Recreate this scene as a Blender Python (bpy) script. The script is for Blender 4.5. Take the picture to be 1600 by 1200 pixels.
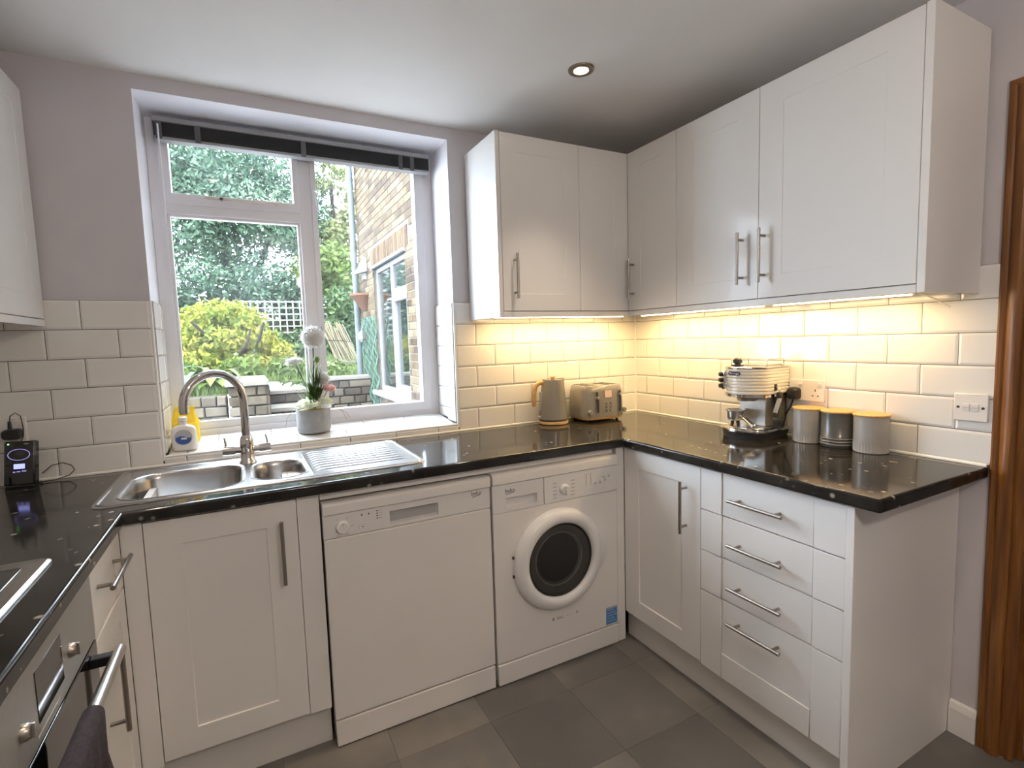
import bpy, bmesh, math, random
from mathutils import Vector, Matrix, Euler
R = math.radians
PI = math.pi
random.seed(7)
SC = bpy.context.scene
COL = SC.collection
for _o in list(bpy.data.objects):
    bpy.data.objects.remove(_o)

# ------------------------------------------------------------------ camera
cam_d = bpy.data.cameras.new('camera')
cam = bpy.data.objects.new('camera', cam_d)
COL.objects.link(cam)
cam_d.sensor_width = 36.0
cam_d.lens = 798.0 / 1600.0 * 36.0
cam_d.clip_start = 0.02
cam_d.clip_end = 200
_r = Vector((0.88478283, -0.46501917, -0.03027399))
_u = Vector((0.06725333, 0.0631365, 0.9957363))
_f = Vector((0.46112507, 0.88304641, -0.08713618))
_m = Matrix((_r, _u, -_f)).transposed().to_4x4()
_m.translation = Vector((-2.0112, -2.2925, 1.3453))
cam.matrix_world = _m
SC.camera = cam

# ------------------------------------------------------------------ light of the place
vs = SC.view_settings
vs.view_transform = 'Standard'
vs.look = 'None'
vs.gamma = 1.0
vs.use_curve_mapping = False
vs.exposure = 0.32
SKY_STRENGTH = 18.0
SUN_STRENGTH = 9.0
DOWNLIGHT_W = 6.0
FILL_PENDANT_W = 21.0
STRIP_W_PER_M = 4.2
world = bpy.data.worlds.new('overcast_sky')
SC.world = world
world.use_nodes = True
_bg = world.node_tree.nodes['Background']
_bg.inputs[0].default_value = (0.74, 0.86, 1.0, 1)
_bg.inputs[1].default_value = SKY_STRENGTH
sun_d = bpy.data.lights.new('sun', 'SUN')
sun_d.energy = SUN_STRENGTH
sun_d.angle = R(35)
sun_d.color = (1.0, 0.96, 0.88)
sun = bpy.data.objects.new('sun', sun_d)
COL.objects.link(sun)
sun.location = (-3, -6, 9)
sun.rotation_euler = (R(38), 0, R(-25))
SC.cycles.max_bounces = 10
SC.cycles.diffuse_bounces = 6
SC.cycles.glossy_bounces = 5
SC.cycles.transparent_max_bounces = 16
SC.cycles.sample_clamp_indirect = 6.0
SC.cycles.use_denoising = True

# ------------------------------------------------------------------ materials
def nodes_of(name):
    m = bpy.data.materials.new(name)
    m.use_nodes = True
    nt = m.node_tree
    return m, nt, nt.nodes['Principled BSDF']

def pm(name, col, rough=0.5, metal=0.0, coat=0.0, var=0.0, vscale=8.0, bump=0.0, bscale=60.0, emit=None, estr=0.0,
       trans=0.0, spec=None, stretch=None, sub=0.0):
    """plain procedural material: colour with a little noise variation and fine relief"""
    col = tuple(c * COLOUR_DIM for c in col)
    m, nt, b = nodes_of(name)
    b.inputs['Roughness'].default_value = rough
    b.inputs['Metallic'].default_value = metal
    b.inputs['Coat Weight'].default_value = coat
    b.inputs['Coat Roughness'].default_value = 0.04
    if spec is not None:
        b.inputs['Specular IOR Level'].default_value = spec
    b.inputs['Transmission Weight'].default_value = trans
    if COLOUR_DIM < 1 and spec is None: b.inputs['Specular IOR Level'].default_value = 0.12
    b.inputs['Base Color'].default_value = (*col, 1)
    tc = nt.nodes.new('ShaderNodeTexCoord')
    src = tc.outputs['Object']
    if stretch:
        mp = nt.nodes.new('ShaderNodeMapping')
        mp.inputs['Scale'].default_value = stretch
        nt.links.new(src, mp.inputs[0])
        src = mp.outputs[0]
    if var > 0:
        n = nt.nodes.new('ShaderNodeTexNoise')
        n.inputs['Scale'].default_value = vscale
        n.inputs['Detail'].default_value = 4
        nt.links.new(src, n.inputs['Vector'])
        cr = nt.nodes.new('ShaderNodeValToRGB')
        cr.color_ramp.elements[0].position = 0.3
        cr.color_ramp.elements[1].position = 0.7
        cr.color_ramp.elements[0].color = (*[c * (1 - var) for c in col], 1)
        cr.color_ramp.elements[1].color = (*[min(1, c * (1 + var)) for c in col], 1)
        nt.links.new(n.outputs[0], cr.inputs[0])
        nt.links.new(cr.outputs[0], b.inputs['Base Color'])
    if bump > 0:
        n2 = nt.nodes.new('ShaderNodeTexNoise')
        n2.inputs['Scale'].default_value = bscale
        n2.inputs['Detail'].default_value = 3
        nt.links.new(src, n2.inputs['Vector'])
        bp = nt.nodes.new('ShaderNodeBump')
        bp.inputs['Strength'].default_value = bump
        bp.inputs['Distance'].default_value = 0.002
        nt.links.new(n2.outputs[0], bp.inputs['Height'])
        nt.links.new(bp.outputs[0], b.inputs['Normal'])
    if emit:
        b.inputs['Emission Color'].default_value = (*emit, 1)
        b.inputs['Emission Strength'].default_value = estr
    return m

def ramp_noise(name, stops, scale, rough=0.8, detail=5, bump=0.0, coat=0.0, island=0.0, objrand=0.0, stretch=None, rough_var=False,
               translucent=0.0, spec=None):
    """noise driven colour ramp, optionally shifted per object or per leaf"""
    m, nt, b = nodes_of(name)
    b.inputs['Roughness'].default_value = rough
    b.inputs['Coat Weight'].default_value = coat
    if spec is not None:
        b.inputs['Specular IOR Level'].default_value = spec
    if COLOUR_DIM < 1 and spec is None: b.inputs['Specular IOR Level'].default_value = 0.12
    tc = nt.nodes.new('ShaderNodeTexCoord')
    src = tc.outputs['Object']
    if stretch:
        mp = nt.nodes.new('ShaderNodeMapping')
        mp.inputs['Scale'].default_value = stretch
        nt.links.new(src, mp.inputs[0])
        src = mp.outputs[0]
    n = nt.nodes.new('ShaderNodeTexNoise')
    n.inputs['Scale'].default_value = scale
    n.inputs['Detail'].default_value = detail
    nt.links.new(src, n.inputs['Vector'])
    val = n.outputs[0]
    if objrand > 0:
        oi = nt.nodes.new('ShaderNodeObjectInfo')
        # shift the pattern and the tone piece by piece
        ad = nt.nodes.new('ShaderNodeVectorMath'); ad.operation = 'MULTIPLY_ADD'
        ad.inputs[1].default_value = (1, 1, 1)
        cb = nt.nodes.new('ShaderNodeCombineXYZ')
        mu = nt.nodes.new('ShaderNodeMath'); mu.operation = 'MULTIPLY'; mu.inputs[1].default_value = 37.0
        nt.links.new(oi.outputs['Random'], mu.inputs[0])
        nt.links.new(mu.outputs[0], cb.inputs[0]); nt.links.new(mu.outputs[0], cb.inputs[1])
        nt.links.new(src, ad.inputs[0]); nt.links.new(cb.outputs[0], ad.inputs[2])
        nt.links.new(ad.outputs[0], n.inputs['Vector'])
        m1 = nt.nodes.new('ShaderNodeMath'); m1.operation = 'MULTIPLY_ADD'
        m1.inputs[1].default_value = objrand; m1.inputs[2].default_value = -objrand / 2
        nt.links.new(oi.outputs['Random'], m1.inputs[0])
        m2 = nt.nodes.new('ShaderNodeMath'); m2.operation = 'ADD'
        nt.links.new(val, m2.inputs[0]); nt.links.new(m1.outputs[0], m2.inputs[1])
        val = m2.outputs[0]
    if island > 0:
        g = nt.nodes.new('ShaderNodeNewGeometry')
        m1 = nt.nodes.new('ShaderNodeMath'); m1.operation = 'MULTIPLY_ADD'
        m1.inputs[1].default_value = island; m1.inputs[2].default_value = -island / 2
        nt.links.new(g.outputs['Random Per Island'], m1.inputs[0])
        m2 = nt.nodes.new('ShaderNodeMath'); m2.operation = 'ADD'
        nt.links.new(val, m2.inputs[0]); nt.links.new(m1.outputs[0], m2.inputs[1])
        val = m2.outputs[0]
    cr = nt.nodes.new('ShaderNodeValToRGB')
    els = cr.color_ramp.elements
    while len(els) < len(stops):
        els.new(0.5)
    for e, (p, c) in zip(els, stops):
        e.position = p
        e.color = (*[q * COLOUR_DIM for q in c], 1)
    nt.links.new(val, cr.inputs[0])
    nt.links.new(cr.outputs[0], b.inputs['Base Color'])
    if bump > 0:
        bp = nt.nodes.new('ShaderNodeBump')
        bp.inputs['Strength'].default_value = bump
        bp.inputs['Distance'].default_value = 0.01
        nt.links.new(n.outputs[0], bp.inputs['Height'])
        nt.links.new(bp.outputs[0], b.inputs['Normal'])
    if translucent > 0:
        tr = nt.nodes.new('ShaderNodeBsdfTranslucent')
        nt.links.new(cr.outputs[0], tr.inputs[0])
        mx = nt.nodes.new('ShaderNodeMixShader')
        mx.inputs[0].default_value = translucent
        nt.links.new(b.outputs[0], mx.inputs[1]); nt.links.new(tr.outputs[0], mx.inputs[2])
        nt.links.new(mx.outputs[0], nt.nodes['Material Output'].inputs[0])
    return m

def glass_pane(name, haze=0.05):
    """thin window glass: clear, a little mirror, a little dried dirt"""
    m = bpy.data.materials.new(name)
    m.use_nodes = True
    nt = m.node_tree
    nt.nodes.clear()
    out = nt.nodes.new('ShaderNodeOutputMaterial')
    tr = nt.nodes.new('ShaderNodeBsdfTransparent')
    gl = nt.nodes.new('ShaderNodeBsdfGlossy'); gl.inputs['Roughness'].default_value = 0.02
    lw = nt.nodes.new('ShaderNodeLayerWeight'); lw.inputs[0].default_value = 0.5
    p5 = nt.nodes.new('ShaderNodeMath'); p5.operation = 'POWER'; p5.inputs[1].default_value = 5.0
    nt.links.new(lw.outputs['Facing'], p5.inputs[0])
    fr = nt.nodes.new('ShaderNodeMath'); fr.operation = 'MULTIPLY_ADD'; fr.inputs[1].default_value = 0.8; fr.inputs[2].default_value = 0.03
    nt.links.new(p5.outputs[0], fr.inputs[0])
    mx = nt.nodes.new('ShaderNodeMixShader')
    nt.links.new(fr.outputs[0], mx.inputs[0]); nt.links.new(tr.outputs[0], mx.inputs[1]); nt.links.new(gl.outputs[0], mx.inputs[2])
    df = nt.nodes.new('ShaderNodeBsdfTranslucent'); df.inputs[0].default_value = (0.85, 0.92, 1, 1)
    tc = nt.nodes.new('ShaderNodeTexCoord')
    no = nt.nodes.new('ShaderNodeTexNoise'); no.inputs['Scale'].default_value = 3.0; no.inputs['Detail'].default_value = 5
    nt.links.new(tc.outputs['Object'], no.inputs['Vector'])
    mr = nt.nodes.new('ShaderNodeMapRange')
    mr.inputs[1].default_value = 0.35; mr.inputs[2].default_value = 0.75
    mr.inputs[3].default_value = haze * 0.4; mr.inputs[4].default_value = haze * 2.4
    nt.links.new(no.outputs[0], mr.inputs[0])
    m2 = nt.nodes.new('ShaderNodeMixShader')
    nt.links.new(mr.outputs[0], m2.inputs[0]); nt.links.new(mx.outputs[0], m2.inputs[1]); nt.links.new(df.outputs[0], m2.inputs[2])
    nt.links.new(m2.outputs[0], out.inputs[0])
    return m

M = {}
COLOUR_DIM = 1.0     # lowered for the garden, to dim its colours under the strong sky
M['gloss_white'] = pm('gloss_white_door', (0.79, 0.775, 0.755), 0.10, spec=0.11, var=0.01, vscale=3)
M['satin_white'] = pm('satin_white_door', (0.80, 0.785, 0.765), 0.32, var=0.012, vscale=3)
M['carcass'] = pm('white_carcass', (0.74, 0.72, 0.69), 0.45)
M['plinth'] = pm('plinth_white', (0.72, 0.70, 0.665), 0.4, var=0.02)
M['wall'] = pm('lilac_grey_paint', (0.60, 0.575, 0.60), 0.75, var=0.02, vscale=5, bump=0.12, bscale=180)
M['reveal'] = pm('daylit_reveal_paint', (0.84, 0.84, 0.89), 0.6, var=0.01, bump=0.1, bscale=150)  # white paint with bluish daylight put into its colour
M['ceiling'] = pm('ceiling_paint', (0.82, 0.81, 0.80), 0.8, var=0.01, bump=0.1, bscale=120)
M['grout'] = pm('grey_grout', (0.10, 0.09, 0.078), 0.9, var=0.1, vscale=40)
M['tile'] = pm('white_glazed_tile', (0.80, 0.785, 0.755), 0.12, coat=0.4, var=0.015, vscale=6)
M['bead'] = pm('white_sealant', (0.86, 0.85, 0.81), 0.35)
M['upvc'] = pm('white_gloss_paint', (0.82, 0.81, 0.84), 0.3, var=0.015)
M['steel'] = pm('brushed_steel', (0.62, 0.60, 0.57), 0.28, 1.0, var=0.05, vscale=30, stretch=(1, 1, 12))
M['sink_steel'] = pm('sink_steel', (0.42, 0.415, 0.41), 0.27, 1.0, var=0.04, vscale=14)
M['chrome'] = pm('chrome', (0.66, 0.65, 0.65), 0.06, 1.0)
M['handle'] = pm('satin_nickel', (0.37, 0.345, 0.31), 0.32, 1.0, var=0.04, vscale=40)
M['bezel'] = pm('dark_reflection_bezel', (0.30, 0.25, 0.20), 0.3, 1.0)  # metal darkened to stand for the dark surroundings it reflects
M['enamel'] = pm('appliance_white', (0.78, 0.76, 0.735), 0.28, var=0.008)
M['enamel2'] = pm('appliance_panel_white', (0.76, 0.755, 0.75), 0.3, var=0.008)
M['plastic_grey'] = pm('grey_plastic', (0.42, 0.42, 0.43), 0.4)
M['black'] = pm('black_plastic', (0.012, 0.012, 0.014), 0.35)
M['soft_black'] = pm('soft_black', (0.03, 0.03, 0.032), 0.55)
M['black_gloss'] = pm('black_glass', (0.006, 0.006, 0.007), 0.05, coat=0.5)
M['ink'] = pm('dark_print', (0.05, 0.045, 0.045), 0.6)
M['faint_ink'] = pm('worn_print', (0.30, 0.28, 0.27), 0.6)
M['pale_ink'] = pm('pale_print', (0.52, 0.51, 0.50), 0.6)
M['grey_body'] = pm('warm_grey_enamel', (0.24, 0.225, 0.20), 0.22, coat=0.3, var=0.03)
M['dark_grey'] = pm('charcoal_ceramic', (0.10, 0.098, 0.09), 0.28, coat=0.2, var=0.08)
M['grey_ceramic'] = pm('grey_ceramic', (0.42, 0.395, 0.355), 0.25, coat=0.3, var=0.05, vscale=20)
M['cream_enamel'] = pm('cream_enamel', (0.74, 0.70, 0.62), 0.18, coat=0.4)
M['wood_light'] = ramp_noise('light_wood', [(0.3, (0.50, 0.30, 0.13)), (0.7, (0.66, 0.43, 0.20))], 8, 0.45, stretch=(2, 2, 14))
M['wood_lid'] = ramp_noise('bamboo_lid', [(0.3, (0.60, 0.33, 0.11)), (0.7, (0.74, 0.46, 0.17))], 6, 0.4, stretch=(3, 26, 3))
M['pine'] = ramp_noise('varnished_pine', [(0.25, (0.10, 0.034, 0.008)), (0.5, (0.19, 0.072, 0.015)), (0.78, (0.31, 0.13, 0.03))], 6, 0.34,
                       stretch=(11, 11, 0.6), bump=0.05)
M['concrete'] = ramp_noise('pale_concrete', [(0.3, (0.25, 0.25, 0.25)), (0.7, (0.35, 0.35, 0.35))], 22, 0.85, bump=0.15)
M['floor_joint'] = pm('floor_joint', (0.120, 0.113, 0.104), 0.6)
M['vinyl'] = ramp_noise('slate_vinyl', [(0.25, (0.105, 0.100, 0.093)), (0.52, (0.140, 0.132, 0.122)), (0.75, (0.205, 0.192, 0.170))], 3.2, 0.42,
                        detail=7, objrand=0.34)
M['blind'] = pm('dark_blind_slat', (0.055, 0.056, 0.06), 0.45, var=0.1, vscale=20)
M['blind_rail'] = pm('grey_blind_rail', (0.30, 0.30, 0.31), 0.4)
M['blind_clip'] = pm('dark_grey_clip', (0.075, 0.075, 0.08), 0.45)
M['yellow'] = pm('yellow_pack', (0.90, 0.62, 0.03), 0.35, var=0.08, vscale=25)
M['soap'] = pm('milky_bottle', (0.80, 0.78, 0.74), 0.25, var=0.02)
M['blue'] = pm('blue_label', (0.04, 0.09, 0.28), 0.4)
M['sticker_blue'] = pm('sticker_blue', (0.05, 0.24, 0.58), 0.4)
M['label_grey'] = pm('label_grey', (0.44, 0.45, 0.47), 0.4)
M['white_plain'] = pm('white_plastic', (0.80, 0.79, 0.765), 0.3)
M['switch_white'] = pm('switch_white', (0.78, 0.755, 0.73), 0.3)
M['towel'] = pm('plum_towel', (0.035, 0.026, 0.033), 0.95, var=0.3, vscale=90, bump=0.6, bscale=220)
M['iron'] = pm('cast_iron', (0.018, 0.018, 0.018), 0.6, bump=0.2)
M['lens'] = pm('lamp_lens', (1, 0.93, 0.8), 0.3, emit=(1, 0.80, 0.52), estr=14.0)
M['strip_lens'] = pm('strip_lens', (1, 0.9, 0.7), 0.3, emit=(1, 0.74, 0.40), estr=9.0)
M['fill_globe_glow'] = pm('fill_globe_shade', (0.9, 0.86, 0.78), 0.4, emit=(1, 0.84, 0.62), estr=5.0)
M['screen'] = pm('lit_screen', (0.1, 0.1, 0.2), 0.3, emit=(0.36, 0.40, 1.0), estr=1.3)
M['ring_glow'] = pm('lit_ring', (0.1, 0.1, 0.2), 0.3, emit=(0.42, 0.36, 0.85), estr=0.55)
M['led_green'] = pm('led_green', (0.1, 0.4, 0.1), 0.3, emit=(0.25, 1.0, 0.25), estr=2.5)
M['glass'] = glass_pane('window_glass', 0.007)
M['tank'] = pm('smoked_tank', (0.20, 0.19, 0.13), 0.1, trans=0.5)
M['petal_white'] = ramp_noise('white_petal', [(0.3, (0.84, 0.83, 0.78)), (0.7, (0.90, 0.89, 0.86))], 30, 0.7, translucent=0.4)
M['petal_core'] = pm('cream_petal', (0.76, 0.70, 0.55), 0.7)
M['petal_pink'] = ramp_noise('pink_petal', [(0.3, (0.84, 0.52, 0.48)), (0.7, (0.92, 0.74, 0.70))], 40, 0.7, translucent=0.4)
M['petal_cream'] = ramp_noise('pale_green_petal', [(0.3, (0.74, 0.76, 0.52)), (0.7, (0.86, 0.86, 0.74))], 25, 0.7, translucent=0.4)
M['stem'] = pm('dark_stem', (0.05, 0.065, 0.035), 0.6)
M['leafgreen'] = ramp_noise('arrangement_leaf', [(0.3, (0.12, 0.20, 0.05)), (0.7, (0.30, 0.42, 0.14))], 25, 0.6, translucent=0.4)
M['moss'] = pm('dry_moss', (0.30, 0.24, 0.10), 0.9, var=0.4, vscale=50)
M['grass_wire'] = pm('dry_grass', (0.42, 0.42, 0.33), 0.6)

def worktop_material():
    m, nt, b = nodes_of('black_granite_laminate')
    b.inputs['Roughness'].default_value = 0.10
    b.inputs['Specular IOR Level'].default_value = 0.36
    tc = nt.nodes.new('ShaderNodeTexCoord')
    v = nt.nodes.new('ShaderNodeTexVoronoi'); v.inputs['Scale'].default_value = 30
    n = nt.nodes.new('ShaderNodeTexNoise'); n.inputs['Scale'].default_value = 8; n.inputs['Detail'].default_value = 6
    for x in (v, n):
        nt.links.new(tc.outputs['Object'], x.inputs['Vector'])
    c1 = nt.nodes.new('ShaderNodeValToRGB')
    c1.color_ramp.elements[0].position = 0.08; c1.color_ramp.elements[0].color = (0.34, 0.31, 0.26, 1)
    c1.color_ramp.elements[1].position = 0.26; c1.color_ramp.elements[1].color = (0, 0, 0, 1)
    nt.links.new(v.outputs['Distance'], c1.inputs[0])
    c2 = nt.nodes.new('ShaderNodeValToRGB')
    c2.color_ramp.elements[0].position = 0.35; c2.color_ramp.elements[0].color = (0.010, 0.0095, 0.009, 1)
    c2.color_ramp.elements[1].position = 0.7; c2.color_ramp.elements[1].color = (0.030, 0.028, 0.025, 1)
    nt.links.new(n.outputs[0], c2.inputs[0])
    n3 = nt.nodes.new('ShaderNodeTexNoise'); n3.inputs['Scale'].default_value = 13
    nt.links.new(tc.outputs['Object'], n3.inputs['Vector'])
    c3 = nt.nodes.new('ShaderNodeValToRGB')
    c3.color_ramp.elements[0].position = 0.52; c3.color_ramp.elements[0].color = (0, 0, 0, 1)
    c3.color_ramp.elements[1].position = 0.60; c3.color_ramp.elements[1].color = (1, 1, 1, 1)
    nt.links.new(n3.outputs[0], c3.inputs[0])
    mu = nt.nodes.new('ShaderNodeMix'); mu.data_type = 'RGBA'; mu.blend_type = 'MULTIPLY'; mu.inputs[0].default_value = 1
    nt.links.new(c1.outputs[0], mu.inputs[6]); nt.links.new(c3.outputs[0], mu.inputs[7])
    ad = nt.nodes.new('ShaderNodeMix'); ad.data_type = 'RGBA'; ad.blend_type = 'ADD'; ad.inputs[0].default_value = 1
    nt.links.new(c2.outputs[0], ad.inputs[6]); nt.links.new(mu.outputs[2], ad.inputs[7])
    nt.links.new(ad.outputs[2], b.inputs['Base Color'])
    return m
M['worktop'] = worktop_material()

# ------------------------------------------------------------------ mesh helpers
def basis(axis):
    a = Vector(axis).normalized()
    t = Vector((0, 0, 1)) if abs(a.z) < 0.9 else Vector((1, 0, 0))
    u = a.cross(t).normalized()
    v = a.cross(u).normalized()
    return a, u, v

class MB:
    def __init__(self):
        self.v = []; self.f = []
    def add(self, vs_, fs_):
        o = len(self.v)
        self.v += [Vector(p) for p in vs_]
        self.f += [tuple(i + o for i in f) for f in fs_]
        return self
    def box(self, x0, x1, y0, y1, z0, z1):
        if x0 > x1: x0, x1 = x1, x0
        if y0 > y1: y0, y1 = y1, y0
        if z0 > z1: z0, z1 = z1, z0
        vv = [(x0, y0, z0), (x1, y0, z0), (x1, y1, z0), (x0, y1, z0), (x0, y0, z1), (x1, y0, z1), (x1, y1, z1), (x0, y1, z1)]
        return self.add(vv, [(0, 3, 2, 1), (4, 5, 6, 7), (0, 1, 5, 4), (1, 2, 6, 5), (2, 3, 7, 6), (3, 0, 4, 7)])
    def loft(self, loops, cap0=True, cap1=True, closed=True):
        n = len(loops[0]); o = len(self.v)
        for L in loops:
            self.v += [Vector(p) for p in L]
        for k in range(len(loops) - 1):
            for i in range(n if closed else n - 1):
                j = (i + 1) % n
                self.f.append((o + k * n + i, o + k * n + j, o + (k + 1) * n + j, o + (k + 1) * n + i))
        if cap0: self.f.append(tuple(o + i for i in reversed(range(n))))
        if cap1: self.f.append(tuple(o + (len(loops) - 1) * n + i for i in range(n)))
        return self
    def cyl(self, p0, p1, r0, r1=None, n=16, caps=True):
        r1 = r0 if r1 is None else r1
        p0 = Vector(p0); p1 = Vector(p1)
        a, u, v = basis(p1 - p0)
        ring = lambda c, r: [c + u * (r * math.cos(2 * PI * i / n)) - v * (r * math.sin(2 * PI * i / n)) for i in range(n)]
        return self.loft([ring(p0, r0), ring(p1, r1)], caps, caps)
    def tube(self, pts, r, n=8, caps=True):
        pts = [Vector(p) for p in pts]
        rs = r if isinstance(r, (list, tuple)) else [r] * len(pts)
        loops = []
        u_prev = None
        for i, p in enumerate(pts):
            if i == 0: d = pts[1] - p
            elif i == len(pts) - 1: d = p - pts[i - 1]
            else: d = (pts[i + 1] - pts[i - 1])
            d = d.normalized()
            if u_prev is None:
                _, u, v = basis(d)
            else:
                u = (u_prev - d * u_prev.dot(d)).normalized()
                v = d.cross(u)
            if u_prev is None:
                v = d.cross(u)
            u_prev = u
            loops.append([p + (u * math.cos(2 * PI * k / n) + v * math.sin(2 * PI * k / n)) * rs[i] for k in range(n)])
        return self.loft(loops, caps, caps)
    def lathe(self, prof, n=32, c=(0, 0, 0), axis=(0, 0, 1), closed_profile=False):
        """prof: list of (radius, height along the axis)"""
        c = Vector(c)
        a, u, v = basis(axis)
        o = len(self.v)
        loops = []
        for r, h in prof:
            loops.append([c + a * h + (u * math.cos(2 * PI * i / n) - v * math.sin(2 * PI * i / n)) * max(r, 1e-5) for i in range(n)])
        if closed_profile:
            loops.append(loops[0])
            return self.loft(loops, False, False)
        return self.loft(loops, prof[0][0] > 1e-4, prof[-1][0] > 1e-4)
    def sphere(self, c, r, n=12, m=8, s=(1, 1, 1)):
        prof = []
        c = Vector(c)
        loops = []
        for k in range(m + 1):
            t = PI * k / m
            rr = max(math.sin(t) * r, r * 0.02)
            z = -math.cos(t) * r
            loops.append([c + Vector((rr * math.cos(2 * PI * i / n) * s[0], rr * math.sin(2 * PI * i / n) * s[1], z * s[2])) for i in range(n)])
        return self.loft(loops)
    def xf(self, mat, start=0):
        for i in range(start, len(self.v)):
            self.v[i] = mat @ self.v[i]
        return self

def rrect(w, h, r, n=5, cx=0, cy=0):
    """rounded rectangle, counter-clockwise"""
    r = min(r, w / 2 - 1e-4, h / 2 - 1e-4)
    out = []
    for qx, qy, a0 in ((1, 1, 0), (-1, 1, 90), (-1, -1, 180), (1, -1, 270)):
        for k in range(n + 1):
            a = R(a0 + 90 * k / n)
            out.append((cx + qx * (w / 2 - r) + r * math.cos(a), cy + qy * (h / 2 - r) + r * math.sin(a)))
    return out

def world_loc(o):
    v = Vector((0, 0, 0))
    while o is not None:
        v += o.location
        o = o.parent
    return v

def link(name, me, mat, parent=None, loc=None, rot=None):
    o = bpy.data.objects.new(name, me)
    COL.objects.link(o)
    if mat is not None and len(me.materials) == 0:
        me.materials.append(M[mat] if isinstance(mat, str) else mat)
    if parent is not None: o.parent = parent
    if loc is not None: o.location = loc
    if rot is not None: o.rotation_euler = rot
    return o

def mesh_of(name, mb, smooth=None, merge=False):
    me = bpy.data.meshes.new(name)
    me.from_pydata([tuple(p) for p in mb.v], [], mb.f)
    if merge:
        bm = bmesh.new(); bm.from_mesh(me)
        bmesh.ops.remove_doubles(bm, verts=bm.verts, dist=1e-5)
        bmesh.ops.recalc_face_normals(bm, faces=bm.faces)
        bm.to_mesh(me); bm.free()
    if smooth is not None:
        me.polygons.foreach_set('use_smooth', [True] * len(me.polygons))
        me.set_sharp_from_angle(angle=R(smooth))
    me.update()
    return me

def part(name, mb, mat, parent=None, smooth=None, bevel=0.0, seg=2, local=False, merge=False, label=None, kind=None):
    """one mesh object; vertices are given in world coordinates unless local"""
    if parent is not None and not local:
        off = world_loc(parent)
        for i in range(len(mb.v)):
            mb.v[i] = mb.v[i] - off
    elif parent is None and not local:
        pass
    me = mesh_of(name, mb, smooth, merge)
    o = link(name, me, mat, parent)
    if bevel > 0:
        b = o.modifiers.new('bevel', 'BEVEL')
        b.width = bevel; b.segments = seg; b.limit_method = 'ANGLE'; b.angle_limit = R(40)
        me.polygons.foreach_set('use_smooth', [True] * len(me.polygons))
        me.set_sharp_from_angle(angle=R(50))
        b.harden_normals = False
    if label: o['label'] = label
    if kind: o['kind'] = kind
    return o

def tag(o, label=None, cat=None, group=None, kind=None):
    if label: o['label'] = label
    if cat: o['category'] = cat
    if group: o['group'] = group
    if kind: o['kind'] = kind
    return o

def thing(name, label, cat, loc=(0, 0, 0), rz=0.0, group=None):
    o = bpy.data.objects.new(name, None)
    COL.objects.link(o)
    o.empty_display_size = 0.1
    o.location = loc
    o.rotation_euler = (0, 0, rz)
    return tag(o, label, cat, group)

def relief(ub, vb, H, back, F):
    """stepped slab: cells of (ub x vb) raised to H[row][col] in w, closed to w=back; F maps (u,v,w) to xyz"""
    mb = MB()
    nu, nv = len(ub) - 1, len(vb) - 1
    def quad(a, b, c, d):
        mb.add([F(*a), F(*b), F(*c), F(*d)], [(0, 1, 2, 3)])
    for j in range(nv):
        for i in range(nu):
            h = H[j][i]
            if h is None: continue
            u0, u1, v0, v1 = ub[i], ub[i + 1], vb[j], vb[j + 1]
            quad((u0, v0, h), (u1, v0, h), (u1, v1, h), (u0, v1, h))
            quad((u0, v0, back), (u0, v1, back), (u1, v1, back), (u1, v0, back))
            for di, dj, a, b in ((-1, 0, (u0, v1), (u0, v0)), (1, 0, (u1, v0), (u1, v1)), (0, -1, (u0, v0), (u1, v0)), (0, 1, (u1, v1), (u0, v1))):
                ii, jj = i + di, j + dj
                hn = H[jj][ii] if 0 <= ii < nu and 0 <= jj < nv else None
                if hn is None: hn = back
                if hn < h - 1e-6:
                    quad((*a, hn), (*b, hn), (*b, h), (*a, h))
    return mb

FB = lambda u, v, w: (u, -w, v)          # faces -y (back run): u = x, w = -y
FR = lambda u, v, w: (-w, -u, v)         # faces -x (right run): u = -y, w = -x
FL = lambda u, v, w: (w, -u, v)          # faces +x (left run): u = -y, w = x
OUTB = Vector((0, -1, 0)); OUTR = Vector((-1, 0, 0)); OUTL = Vector((1, 0, 0))

def shaker(parent, F, u0, u1, v0, v1, w, mat, frame=0.088, t=0.019, rec=0.005, name='door', bevel=0.0014):
    mb = relief([u0, u0 + frame, u1 - frame, u1], [v0, v0 + frame * 0.87, v1 - frame * 0.87, v1],
                [[w, w, w], [w, w - rec, w], [w, w, w]], w - t, F)
    return part(name, mb, mat, parent, merge=True, bevel=bevel, seg=2)

def bar_handle(parent, a, b, out, r=0.0058, stand=0.033):
    """bar handle between two points lying on the door face"""
    a = Vector(a); b = Vector(b); out = Vector(out)
    d = (b - a).normalized()
    mb = MB()
    mb.cyl(a + out * stand, b + out * stand, r, n=14)
    for p in (a + d * 0.026, b - d * 0.026):
        mb.cyl(p, p + out * stand, r * 0.82, n=10)
    return part('handle', mb, 'handle', parent, smooth=40, label='satin nickel bar handle')

def text(name, body, size, loc, rot, mat, parent, extrude=0.0002, align='CENTER'):
    cu = bpy.data.curves.new(name, 'FONT')
    cu.body = body; cu.size = size; cu.extrude = extrude
    cu.align_x = align; cu.align_y = 'CENTER'
    cu.materials.append(M[mat])
    tmp = bpy.data.objects.new('tmp_' + name, cu)
    COL.objects.link(tmp)
    dg = bpy.context.evaluated_depsgraph_get()
    me = bpy.data.meshes.new_from_object(tmp.evaluated_get(dg))
    bpy.data.objects.remove(tmp)
    bpy.data.curves.remove(cu)
    me.name = name
    if not me.materials: me.materials.append(M[mat])
    o = bpy.data.objects.new(name, me)
    COL.objects.link(o)
    o.parent = parent
    o.location = Vector(loc)
    o.rotation_euler = rot
    return o

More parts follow.
